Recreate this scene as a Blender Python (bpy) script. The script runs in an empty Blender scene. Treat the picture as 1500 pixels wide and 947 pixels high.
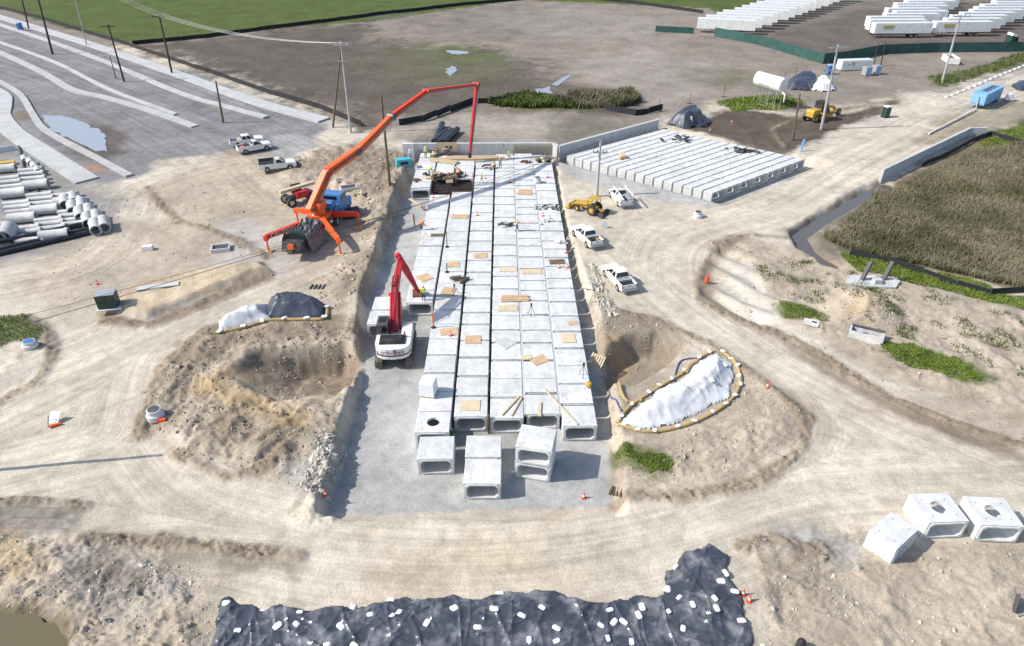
import bpy, bmesh, math, random
import numpy as np
from mathutils import Vector, Matrix
R = math.radians
random.seed(7); rng = np.random.default_rng(11)
scene = bpy.context.scene
C = scene.collection

# ------------------------------------------------------------------ camera, sky, sun, exposure
F, PITCH, YAW, CAMZ = 1000.0, R(33.2), R(-0.72), 30.0        # focal length in photo pixels (1500 x 947)
cam = bpy.data.cameras.new('camera'); camo = bpy.data.objects.new('camera', cam); C.objects.link(camo)
cam.sensor_width = 36.0; cam.lens = 36.0 * F / 1500.0; cam.clip_start = 0.5; cam.clip_end = 9000
camo.location = (0, 0, CAMZ); camo.rotation_euler = (R(90) - PITCH, 0, YAW)
scene.camera = camo
SUN_EL, SUN_AZ = R(41), R(187)          # direction towards the sun: azimuth measured from +X, anticlockwise
world = bpy.data.worlds.new('World'); scene.world = world; world.use_nodes = True
wn = world.node_tree; bg = wn.nodes['Background']
sky = wn.nodes.new('ShaderNodeTexSky'); sky.sky_type = 'NISHITA'; sky.sun_disc = False
sky.sun_elevation = SUN_EL; sky.sun_rotation = R(90) - SUN_AZ; sky.air_density = 1.0; sky.dust_density = 1.5
wn.links.new(sky.outputs[0], bg.inputs[0]); bg.inputs[1].default_value = 0.15
sl = bpy.data.lights.new('sun', 'SUN'); sl.energy = 4.2; sl.angle = R(0.53); sl.color = (1.0, 0.955, 0.88)
so = bpy.data.objects.new('sun', sl); C.objects.link(so)
sd_ = Vector((math.cos(SUN_EL) * math.cos(SUN_AZ), math.cos(SUN_EL) * math.sin(SUN_AZ), math.sin(SUN_EL)))
so.rotation_euler = sd_.to_track_quat('Z', 'Y').to_euler(); so.location = sd_ * 200
vs = scene.view_settings; vs.view_transform = 'Standard'; vs.look = 'None'; vs.exposure = 0.36; vs.gamma = 1.0
vs.use_curve_mapping = False

# ------------------------------------------------------------------ helpers
def ray(u, v):
    f = np.array([0, math.cos(PITCH), -math.sin(PITCH)]); up = np.array([0, math.sin(PITCH), math.cos(PITCH)])
    d = np.array([(u - 750) / F, 0, 0]) - up * (v - 473.5) / F + f
    c, s = math.cos(YAW), math.sin(YAW)
    return np.array([c * d[0] - s * d[1], s * d[0] + c * d[1], d[2]])
def P(u, v, z=0.0):
    """real-world point at height z that the photograph shows at pixel (u, v)"""
    d = ray(u, v); t = (z - CAMZ) / d[2]
    return Vector((d[0] * t, d[1] * t, z))
def PG(u, v, dz=0.0):
    """the same, on the terrain"""
    z = 0.0
    for _ in range(6):
        p = P(u, v, z); z = float(H(np.array([p.x]), np.array([p.y]))[0])
    p = P(u, v, z); p.z += dz
    return p
def hz(x, y): return float(H(np.array([float(x)]), np.array([float(y)]))[0])

def _hash(ix, iy, seed):
    n = (ix * 374761393 + iy * 668265263 + seed * 1442695041) & 0xFFFFFFFF
    n = ((n ^ (n >> 13)) * 1274126177) & 0xFFFFFFFF
    return ((n ^ (n >> 16)) & 0xFFFF) / 65535.0
def vn(x, y, seed=0):
    ix = np.floor(x).astype(np.int64); iy = np.floor(y).astype(np.int64)
    fx = x - ix; fy = y - iy; fx = fx * fx * (3 - 2 * fx); fy = fy * fy * (3 - 2 * fy)
    a = _hash(ix, iy, seed); b = _hash(ix + 1, iy, seed); c = _hash(ix, iy + 1, seed); d = _hash(ix + 1, iy + 1, seed)
    return (a + (b - a) * fx) * (1 - fy) + (c + (d - c) * fx) * fy
def fbm(x, y, f=1.0, o=4, seed=0):
    s = 0; a = 0.5; t = 0
    for k in range(o):
        s = s + a * (vn(x * f + 17.3 * k, y * f - 9.1 * k, seed + k) * 2 - 1); t += a; a *= 0.5; f *= 2.03
    return s / t
def ridged(x, y, f=1.0, o=4, seed=0):
    s = 0; a = 0.5; t = 0
    for k in range(o):
        s = s + a * (1 - np.abs(vn(x * f + 7.7 * k, y * f + 3.3 * k, seed + k) * 2 - 1)); t += a; a *= 0.5; f *= 2.1
    return s / t
def ss(a, b, x):
    t = np.clip((x - a) / (b - a), 0, 1); return t * t * (3 - 2 * t)
def wpoly(px, z=0.0): return [tuple(P(u, v, z)[:2]) for u, v in px]
def sdist(poly, X, Y):
    """signed distance to a polygon, positive inside"""
    d = np.full(X.shape, 1e9); ins = np.zeros(X.shape, bool); n = len(poly)
    for i in range(n):
        x0, y0 = poly[i]; x1, y1 = poly[(i + 1) % n]
        ex, ey = x1 - x0, y1 - y0; L = ex * ex + ey * ey + 1e-12
        t = np.clip(((X - x0) * ex + (Y - y0) * ey) / L, 0, 1)
        d = np.minimum(d, (X - x0 - t * ex) ** 2 + (Y - y0 - t * ey) ** 2)
        c = ((y0 > Y) != (y1 > Y)) & (X < ex * (Y - y0) / (ey if abs(ey) > 1e-9 else 1e-9) + x0)
        ins ^= c
    d = np.sqrt(d); return np.where(ins, d, -d)
def pdist(line, X, Y):
    """distance to a polyline, signed side distance, arc length"""
    d = np.full(X.shape, 1e9); sv = np.zeros(X.shape); sa = np.zeros(X.shape); acc = 0.0
    for i in range(len(line) - 1):
        x0, y0 = line[i]; x1, y1 = line[i + 1]
        ex, ey = x1 - x0, y1 - y0; Ls = math.hypot(ex, ey) + 1e-9
        t = np.clip(((X - x0) * ex + (Y - y0) * ey) / Ls ** 2, 0, 1)
        dd = np.hypot(X - x0 - t * ex, Y - y0 - t * ey); m = dd < d
        cr = ((X - x0) * ey - (Y - y0) * ex) / Ls
        sv = np.where(m, cr, sv); sa = np.where(m, acc + t * Ls, sa); d = np.where(m, dd, d); acc += Ls
    return d, sv, sa
def smooth_line(pts, n=6):
    """Catmull-Rom through the points"""
    out = []; m = len(pts)
    for i in range(m - 1):
        p0, p1, p2, p3 = pts[max(i - 1, 0)], pts[i], pts[i + 1], pts[min(i + 2, m - 1)]
        for k in range(n):
            t = k / n
            out.append(tuple(0.5 * (2 * b + (c - a) * t + (2 * a - 5 * b + 4 * c - d) * t * t + (3 * b - a - 3 * c + d) * t ** 3)
                             for a, b, c, d in zip(p0, p1, p2, p3)))
    out.append(tuple(pts[-1])); return out

# ---- materials
def mat(name, col, rough=0.7, metal=0.0, var=0.12, scale=6.0, bump=0.0, bscale=30.0, spec=0.4, dirt=None, dirt_amt=0.5, dscale=1.2):
    m = bpy.data.materials.new(name); m.use_nodes = True; nt = m.node_tree; N = nt.nodes; Lk = nt.links
    b = N['Principled BSDF']; b.inputs['Roughness'].default_value = rough; b.inputs['Metallic'].default_value = metal
    b.inputs['Specular IOR Level'].default_value = spec
    tc = N.new('ShaderNodeTexCoord'); nz = N.new('ShaderNodeTexNoise'); nz.inputs['Scale'].default_value = scale
    nz.inputs['Detail'].default_value = 6; Lk.new(tc.outputs['Object'], nz.inputs['Vector'])
    mr = N.new('ShaderNodeMapRange'); mr.inputs[1].default_value = 0.3; mr.inputs[2].default_value = 0.7
    mr.inputs[3].default_value = 1 - var; mr.inputs[4].default_value = 1 + var; Lk.new(nz.outputs[0], mr.inputs[0])
    oi = N.new('ShaderNodeObjectInfo'); r2 = N.new('ShaderNodeMapRange')
    r2.inputs[3].default_value = 1 - var * 0.5; r2.inputs[4].default_value = 1 + var * 0.5; Lk.new(oi.outputs['Random'], r2.inputs[0])
    mu = N.new('ShaderNodeMath'); mu.operation = 'MULTIPLY'; Lk.new(mr.outputs[0], mu.inputs[0]); Lk.new(r2.outputs[0], mu.inputs[1])
    vm = N.new('ShaderNodeVectorMath'); vm.operation = 'SCALE'; vm.inputs[0].default_value = col[:3]; Lk.new(mu.outputs[0], vm.inputs['Scale'])
    out = vm.outputs[0]
    if dirt is not None:
        n2 = N.new('ShaderNodeTexNoise'); n2.inputs['Scale'].default_value = dscale; n2.inputs['Detail'].default_value = 9
        n2.inputs['Roughness'].default_value = 0.65
        Lk.new(tc.outputs['Object'], n2.inputs['Vector'])
        ad = N.new('ShaderNodeVectorMath'); ad.operation = 'ADD'; Lk.new(tc.outputs['Object'], ad.inputs[0])
        sc = N.new('ShaderNodeMath'); sc.operation = 'MULTIPLY'; sc.inputs[1].default_value = 57.0; Lk.new(oi.outputs['Random'], sc.inputs[0])
        Lk.new(sc.outputs[0], ad.inputs[1]); Lk.new(ad.outputs[0], n2.inputs['Vector'])
        m2 = N.new('ShaderNodeMapRange'); m2.inputs[1].default_value = 0.48; m2.inputs[2].default_value = 0.72; m2.inputs[4].default_value = dirt_amt
        Lk.new(n2.outputs[0], m2.inputs[0])
        mx = N.new('ShaderNodeMix'); mx.data_type = 'RGBA'; Lk.new(m2.outputs[0], mx.inputs[0]); Lk.new(out, mx.inputs[6])
        mx.inputs[7].default_value = (*dirt, 1); out = mx.outputs[2]
    Lk.new(out, b.inputs['Base Color'])
    if bump > 0:
        n3 = N.new('ShaderNodeTexNoise'); n3.inputs['Scale'].default_value = bscale; n3.inputs['Detail'].default_value = 5
        Lk.new(tc.outputs['Object'], n3.inputs['Vector'])
        bp = N.new('ShaderNodeBump'); bp.inputs['Strength'].default_value = bump; bp.inputs['Distance'].default_value = 0.05
        Lk.new(n3.outputs[0], bp.inputs['Height']); Lk.new(bp.outputs[0], b.inputs['Normal'])
    return m
DUST = (0.36, 0.30, 0.23)
M = dict(
    concrete=mat('precast_concrete', (0.58, 0.585, 0.58), 0.85, var=0.12, scale=1.6, bump=0.15, dirt=(0.35, 0.335, 0.305), dirt_amt=0.6, dscale=0.8),
    concrete2=mat('cast_concrete', (0.47, 0.475, 0.47), 0.88, var=0.1, scale=1.5, bump=0.15, dirt=(0.34, 0.33, 0.31), dirt_amt=0.5),
    pipe=mat('pipe_concrete', (0.50, 0.50, 0.49), 0.85, var=0.12, scale=1.5, dirt=(0.36, 0.34, 0.31), dirt_amt=0.5),
    sidewalk=mat('pale_pavement', (0.42, 0.425, 0.42), 0.9, var=0.1, scale=0.7, bump=0.1, dirt=(0.27, 0.25, 0.22), dirt_amt=0.5, dscale=0.3),
    white=mat('white_paint', (0.74, 0.74, 0.73), 0.3, var=0.04, dirt=(0.48, 0.42, 0.35), dirt_amt=0.5),
    trailer=mat('trailer_white', (0.79, 0.79, 0.77), 0.5, var=0.08, scale=0.8, dirt=(0.50, 0.48, 0.44), dirt_amt=0.45, dscale=0.5),
    troof=mat('trailer_roof', (0.60, 0.61, 0.62), 0.5, var=0.1),
    glass=mat('dark_glass', (0.015, 0.018, 0.022), 0.08, var=0.0, spec=0.6),
    tyre=mat('tyre_rubber', (0.025, 0.024, 0.023), 0.9, var=0.2, dirt=DUST, dirt_amt=0.5),
    rim=mat('wheel_rim', (0.45, 0.45, 0.44), 0.45, metal=0.5),
    black=mat('black_plastic', (0.02, 0.02, 0.022), 0.6, var=0.2, dirt=(0.13, 0.115, 0.1), dirt_amt=0.5),
    orange=mat('orange_paint', (0.78, 0.115, 0.018), 0.4, var=0.05, dirt=(0.42, 0.2, 0.11), dirt_amt=0.5),
    dorange=mat('red_orange_paint', (0.62, 0.045, 0.015), 0.42, var=0.05, dirt=(0.4, 0.12, 0.07), dirt_amt=0.3),
    red=mat('red_paint', (0.46, 0.012, 0.025), 0.4, var=0.06, dirt=(0.28, 0.13, 0.1), dirt_amt=0.5),
    yellow=mat('yellow_paint', (0.52, 0.32, 0.04), 0.5, var=0.06, dirt=(0.36, 0.26, 0.12), dirt_amt=0.55, dscale=2),
    steel=mat('dark_steel', (0.12, 0.12, 0.125), 0.5, metal=0.6, dirt=DUST, dirt_amt=0.4),
    lsteel=mat('galvanised_steel', (0.42, 0.43, 0.44), 0.5, metal=0.4, dirt=(0.3, 0.28, 0.26), dirt_amt=0.3),
    track=mat('track_steel', (0.11, 0.10, 0.09), 0.75, metal=0.2, dirt=DUST, dirt_amt=0.7, dscale=3),
    blue=mat('blue_paint', (0.05, 0.17, 0.42), 0.45, dirt=(0.2, 0.22, 0.26), dirt_amt=0.3),
    skyblue=mat('pale_blue_paint', (0.20, 0.42, 0.70), 0.5, dirt=(0.3, 0.36, 0.42), dirt_amt=0.5),
    teal=mat('teal_paint', (0.06, 0.40, 0.47), 0.45, dirt=(0.25, 0.33, 0.33), dirt_amt=0.3),
    green=mat('dark_green_paint', (0.018, 0.055, 0.045), 0.5, dirt=(0.08, 0.1, 0.085), dirt_amt=0.4),
    screen=mat('green_screen_mesh', (0.030, 0.085, 0.075), 0.8, var=0.2, scale=0.8),
    silt=mat('black_silt_fabric', (0.020, 0.020, 0.024), 0.75, var=0.3, scale=1.0),
    wood=mat('plywood', (0.52, 0.36, 0.21), 0.8, var=0.15, scale=3, dirt=(0.40, 0.30, 0.20), dirt_amt=0.5),
    pale_wood=mat('pale_lumber', (0.56, 0.46, 0.31), 0.8, var=0.15, scale=5),
    brown_wood=mat('weathered_pole_wood', (0.14, 0.095, 0.06), 0.9, var=0.25, scale=4),
    grey_pole=mat('grey_pole', (0.36, 0.37, 0.37), 0.8, var=0.1, scale=2),
    dark_pole=mat('dark_pole', (0.045, 0.043, 0.045), 0.85, var=0.2),
    cone=mat('cone_orange', (0.75, 0.10, 0.03), 0.55, var=0.05),
    bag=mat('white_sandbag', (0.74, 0.74, 0.73), 0.8, var=0.08, bump=0.3, bscale=12),
    wattle=mat('straw_wattle', (0.40, 0.29, 0.13), 0.95, var=0.25, scale=14, bump=0.5, bscale=40),
    hdpe=mat('black_pipe', (0.022, 0.026, 0.035), 0.4, var=0.2, dirt=(0.1, 0.1, 0.11), dirt_amt=0.5),
    bluepipe=mat('blue_plastic_pipe', (0.12, 0.38, 0.72), 0.5),
    hose=mat('blue_hose', (0.10, 0.12, 0.26), 0.6),
    rust=mat('rusty_steel', (0.17, 0.075, 0.04), 0.85, var=0.3, scale=8),
    rebar=mat('rebar', (0.085, 0.065, 0.055), 0.8, var=0.3, scale=8),
    skin=mat('skin', (0.42, 0.24, 0.16), 0.6), jeans=mat('blue_jeans', (0.045, 0.065, 0.12), 0.9),
    dark_cloth=mat('dark_cloth', (0.04, 0.04, 0.045), 0.9), grey_cloth=mat('grey_cloth', (0.40, 0.40, 0.39), 0.9),
    lime=mat('lime_vest', (0.55, 0.72, 0.06), 0.7), hiorange=mat('orange_vest', (0.85, 0.20, 0.03), 0.7),
    helmet=mat('white_helmet', (0.8, 0.8, 0.78), 0.35), leaf=None)

# ---- mesh builder
class MB:
    def __init__(s): s.v = []; s.f = []; s.m = []
    def add(s, vs_, fs, mi=0, T=None):
        o = len(s.v)
        s.v += [tuple(T @ Vector(p)) if T is not None else tuple(p) for p in vs_]
        s.f += [tuple(i + o for i in f) for f in fs]; s.m += [mi] * len(fs); return s
    def box(s, c, d, mi=0, rz=0, T=None, taper=1.0):
        x, y, z = d[0] / 2, d[1] / 2, d[2] / 2; k = taper
        pts = [(-x, -y, -z), (x, -y, -z), (x, y, -z), (-x, y, -z), (-x * k, -y * k, z), (x * k, -y * k, z), (x * k, y * k, z), (-x * k, y * k, z)]
        m = Matrix.Translation(c) @ Matrix.Rotation(rz, 4, 'Z')
        if T is not None: m = T @ m
        return s.add(pts, [(3, 2, 1, 0), (4, 5, 6, 7), (0, 1, 5, 4), (1, 2, 6, 5), (2, 3, 7, 6), (3, 0, 4, 7)], mi, m)
    def bar(s, a, b, w, h, mi=0, w2=None, h2=None):
        """rectangular bar from a to b; w across, h in the upright direction"""
        a = Vector(a); b = Vector(b); t = (b - a).normalized()
        up = Vector((0, 0, 1)) if abs(t.z) < 0.98 else Vector((0, 1, 0))
        x = t.cross(up).normalized(); u = x.cross(t).normalized(); w2 = w if w2 is None else w2; h2 = h if h2 is None else h2
        q = [a + x * i * w / 2 + u * j * h / 2 for i, j in ((-1, -1), (1, -1), (1, 1), (-1, 1))] + \
            [b + x * i * w2 / 2 + u * j * h2 / 2 for i, j in ((-1, -1), (1, -1), (1, 1), (-1, 1))]
        return s.add(q, [(0, 1, 2, 3), (7, 6, 5, 4), (0, 4, 5, 1), (1, 5, 6, 2), (2, 6, 7, 3), (3, 7, 4, 0)], mi)
    def tube(s, pts, r, n=8, mi=0, cap=True, r2=None):
        pts = [Vector(p) for p in pts]; m = len(pts); vs_ = []; fs = []
        for i, p in enumerate(pts):
            t = (pts[min(i + 1, m - 1)] - pts[max(i - 1, 0)]).normalized()
            up = Vector((0, 0, 1)) if abs(t.z) < 0.95 else Vector((1, 0, 0))
            x = t.cross(up).normalized(); u = x.cross(t)
            rr = r if r2 is None else r + (r2 - r) * i / max(m - 1, 1)
            for k in range(n):
                a = 2 * math.pi * k / n; vs_.append(p + x * math.cos(a) * rr + u * math.sin(a) * rr)
        for i in range(m - 1):
            for k in range(n):
                a = i * n + k; b = i * n + (k + 1) % n; fs.append((a, b, b + n, a + n))
        if cap: fs += [tuple(range(n))[::-1], tuple(range((m - 1) * n, m * n))]
        return s.add(vs_, fs, mi)
    def cyl(s, a, b, r, r2=None, n=12, mi=0): return s.tube([a, b], r, n, mi, True, r2)
    def prism(s, poly, x0, x1, mi=0, T=None):
        """polygon given in (y, z), extruded along x"""
        n = len(poly); vs_ = [(x0, y, z) for y, z in poly] + [(x1, y, z) for y, z in poly]
        fs = [tuple(range(n)), tuple(range(2 * n - 1, n - 1, -1))] + [(i, i + n, (i + 1) % n + n, (i + 1) % n) for i in range(n)]
        return s.add(vs_, fs, mi, T)
    def flat(s, poly, z0, z1, mi=0, T=None):
        n = len(poly); vs_ = [(x, y, z0) for x, y in poly] + [(x, y, z1) for x, y in poly]
        fs = [tuple(range(n - 1, -1, -1)), tuple(range(n, 2 * n))] + [(i, (i + 1) % n, (i + 1) % n + n, i + n) for i in range(n)]
        return s.add(vs_, fs, mi, T)
    def lathe(s, prof, n=16, mi=0, c=(0, 0, 0)):
        vs_ = []; fs = []; m = len(prof)
        for r, z in prof:
            for k in range(n): a = 2 * math.pi * k / n; vs_.append((c[0] + r * math.cos(a), c[1] + r * math.sin(a), c[2] + z))
        for i in range(m - 1):
            for k in range(n): fs.append((i * n + k, i * n + (k + 1) % n, (i + 1) * n + (k + 1) % n, (i + 1) * n + k))
        fs.append(tuple(range(n))[::-1]); fs.append(tuple(range((m - 1) * n, m * n)))
        return s.add(vs_, fs, mi)
    def mesh(s, name, ms, fix=True):
        me = bpy.data.meshes.new(name); me.from_pydata(s.v, [], s.f)
        for m_ in (ms if isinstance(ms, (list, tuple)) else [ms]): me.materials.append(M[m_] if isinstance(m_, str) else m_)
        if any(s.m): me.polygons.foreach_set('material_index', s.m)
        if fix:
            bm = bmesh.new(); bm.from_mesh(me); bmesh.ops.recalc_face_normals(bm, faces=bm.faces); bm.to_mesh(me); bm.free()
        me.polygons.foreach_set('use_smooth', [True] * len(me.polygons)); me.set_sharp_from_angle(angle=R(38)); me.update()
        return me
    def build(s, name, ms, parent=None, loc=None, rz=0, fix=True):
        o = bpy.data.objects.new(name, s.mesh(name, ms, fix)); C.objects.link(o)
        if parent is not None: o.parent = parent
        if loc is not None: o.location = loc
        if rz: o.rotation_euler = (0, 0, rz)
        return o
def tag(o, label, cat, group=None):
    o['label'] = label; o['category'] = cat
    if group: o['group'] = group
    return o
def thing(name, label, cat, loc=(0, 0, 0), rz=0, group=None):
    o = bpy.data.objects.new(name, None); C.objects.link(o); o.location = loc; o.rotation_euler = (0, 0, rz); o.empty_display_size = 0.3
    return tag(o, label, cat, group)
def struct(o): o['kind'] = 'structure'; return o
def stuff(o): o['kind'] = 'stuff'; return o
def dup(root, loc, rz=0, label=None, group=None):
    r = root.copy(); C.objects.link(r); r.location = loc; r.rotation_euler = (0, 0, rz)
    if label: r['label'] = label
    if group: r['group'] = group
    for ch in list(root.children):
        c = ch.copy(); C.objects.link(c); c.parent = r
        for g in list(ch.children):
            d = g.copy(); C.objects.link(d); d.parent = c
    return r
def text(body, size, T, m, parent, name='lettering', ext=0.006):
    cu = bpy.data.curves.new(name, 'FONT'); cu.body = body; cu.size = size; cu.extrude = ext; cu.align_x = 'CENTER'; cu.align_y = 'CENTER'
    cu.resolution_u = 2
    o = bpy.data.objects.new(name, cu); C.objects.link(o)
    dg = bpy.context.evaluated_depsgraph_get(); me = bpy.data.meshes.new_from_object(o.evaluated_get(dg)); bpy.data.objects.remove(o)
    me.transform(T); me.materials.clear(); me.materials.append(M[m]); o = bpy.data.objects.new(name, me); C.objects.link(o); o.parent = parent
    return o
def heading(a, b): return math.atan2(-(b[0] - a[0]), b[1] - a[1])     # rz that turns local +Y from a towards b
# ------------------------------------------------------------------ terrain
BED = wpoly([(470, 760), (505, 640), (532, 520), (535, 440), (572, 330), (596, 262), (600, 232), (808, 232), (822, 310), (845, 400), (868, 470), (888, 560), (897, 640), (905, 690), (905, 760)], -0.5)
LPIT = wpoly([(325, 555), (370, 516), (500, 510), (530, 522), (522, 562), (480, 590), (400, 588)])
RPIT = wpoly([(868, 560), (885, 515), (915, 492), (960, 488), (1000, 505), (975, 535), (930, 560)])
LMOUND = wpoly([(218, 610), (240, 540), (300, 485), (400, 470), (530, 470), (528, 500), (500, 600), (480, 680), (440, 715), (370, 690), (260, 665)])
PUMPM = wpoly([(400, 250), (470, 215), (520, 205), (600, 225), (598, 262), (572, 330), (545, 420), (490, 440), (470, 415), (500, 380), (540, 360), (520, 300), (440, 275)])
BL = wpoly([(-120, 735), (60, 735), (120, 745), (90, 790), (230, 790), (270, 850), (320, 880), (330, 1000), (-200, 1000)])
BLTRK = wpoly([(-60, 735), (60, 735), (122, 742), (95, 785), (20, 795), (-60, 790)])
POND = wpoly([(-60, 890), (40, 885), (85, 900), (100, 930), (90, 1000), (-100, 1000)])
RSTRIP = wpoly([(1075, 352), (1180, 365), (1260, 395), (1400, 430), (1560, 470), (1560, 640), (1450, 590), (1330, 560), (1180, 480), (1110, 440)])
RUTS = wpoly([(1035, 395), (1050, 365), (1080, 352), (1110, 400), (1150, 470), (1110, 480), (1060, 455), (1030, 430)])
BRIGHT = wpoly([(1090, 790), (1250, 750), (1330, 800), (1520, 800), (1560, 1000), (1100, 1000)])
RIGHTD = wpoly([(900, 640), (985, 640), (1090, 600), (1110, 560), (1180, 600), (1170, 660), (1120, 700), (960, 725), (905, 720)])
PILE = P(1262, 452); DITCH = [tuple(P(u, v)[:2]) for u, v in [(1300, 268), (1262, 285), (1235, 302), (1200, 322), (1172, 342), (1185, 362), (1225, 388)]]
MARSH = wpoly([(1215, 345), (1260, 300), (1290, 268), (1420, 205), (1440, 215), (1620, 150), (1640, 500), (1500, 420), (1380, 395), (1260, 375)])
FLATS = [wpoly(q) for q in ([(280, 1010), (318, 900), (322, 878), (480, 893), (700, 874), (785, 864), (900, 880), (968, 870), (972, 835), (1040, 797), (1072, 850), (1098, 930), (1115, 1010)], [(908, 622), (960, 575), (1030, 528), (1050, 519), (1080, 556), (1040, 600), (950, 630)], [(316, 490), (320, 474), (392, 447), (450, 438), (478, 446), (476, 466), (398, 470)])]
GROOVE = wpoly([(360, 640), (420, 615), (445, 640), (425, 685), (370, 690)])
BERM = [tuple(P(u, v)[:2]) for u, v in [(478, 735), (510, 620), (535, 500), (548, 430), (580, 330), (598, 255)]]
BERM2 = [tuple(P(u, v)[:2]) for u, v in [(905, 640), (880, 500), (866, 440), (850, 390)]]
KNOLL = wpoly([(205, 415), (330, 395), (385, 385), (395, 398), (290, 440), (215, 468), (150, 455)])
LKN = wpoly([(-40, 470), (40, 462), (72, 490), (78, 520), (60, 545), (-40, 590)])
TRACK = wpoly([(1010, 185), (1060, 160), (1120, 165), (1200, 175), (1310, 148), (1318, 153), (1215, 195), (1160, 222), (1130, 225), (1060, 200)])
LPX = min(p[0] for p in LPIT) + 0.5
LPY = (min(p[1] for p in LPIT), max(p[1] for p in LPIT) - 0.6)
def lump(X, Y, f, seed): return (ridged(X + 0.8 * fbm(X, Y, f * 1.3, 2, seed + 1), Y + 0.8 * fbm(X, Y, f * 1.3, 2, seed + 2), f, 6, seed) * 1.5 - 0.8) * (0.5 + vn(X * f * 0.4, Y * f * 0.4, seed + 4))
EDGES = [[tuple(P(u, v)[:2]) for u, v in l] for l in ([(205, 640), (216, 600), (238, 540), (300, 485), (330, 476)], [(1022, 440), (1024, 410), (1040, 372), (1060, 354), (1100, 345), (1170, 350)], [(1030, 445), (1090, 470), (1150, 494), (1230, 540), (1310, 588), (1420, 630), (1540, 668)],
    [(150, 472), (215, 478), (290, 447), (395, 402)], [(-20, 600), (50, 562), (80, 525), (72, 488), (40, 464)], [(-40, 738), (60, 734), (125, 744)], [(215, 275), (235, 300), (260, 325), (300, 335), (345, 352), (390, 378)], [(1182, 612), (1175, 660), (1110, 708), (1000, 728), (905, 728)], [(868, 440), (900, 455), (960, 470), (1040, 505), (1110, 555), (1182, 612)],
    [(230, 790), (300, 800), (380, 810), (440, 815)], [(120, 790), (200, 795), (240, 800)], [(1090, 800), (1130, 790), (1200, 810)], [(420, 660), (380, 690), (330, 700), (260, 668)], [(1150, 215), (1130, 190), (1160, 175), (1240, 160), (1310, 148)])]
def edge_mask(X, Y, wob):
    k = np.zeros(X.shape)
    for l in EDGES:
        a = np.array(l); m = (X > a[:, 0].min() - 2) & (X < a[:, 0].max() + 2) & (Y > a[:, 1].min() - 2) & (Y < a[:, 1].max() + 2)
        if m.any():
            d, _, _ = pdist(l, X[m], Y[m]); k[m] = np.maximum(k[m], ss(0.75, 0.1, d + wob[m] * 0.5))
    return k
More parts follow.
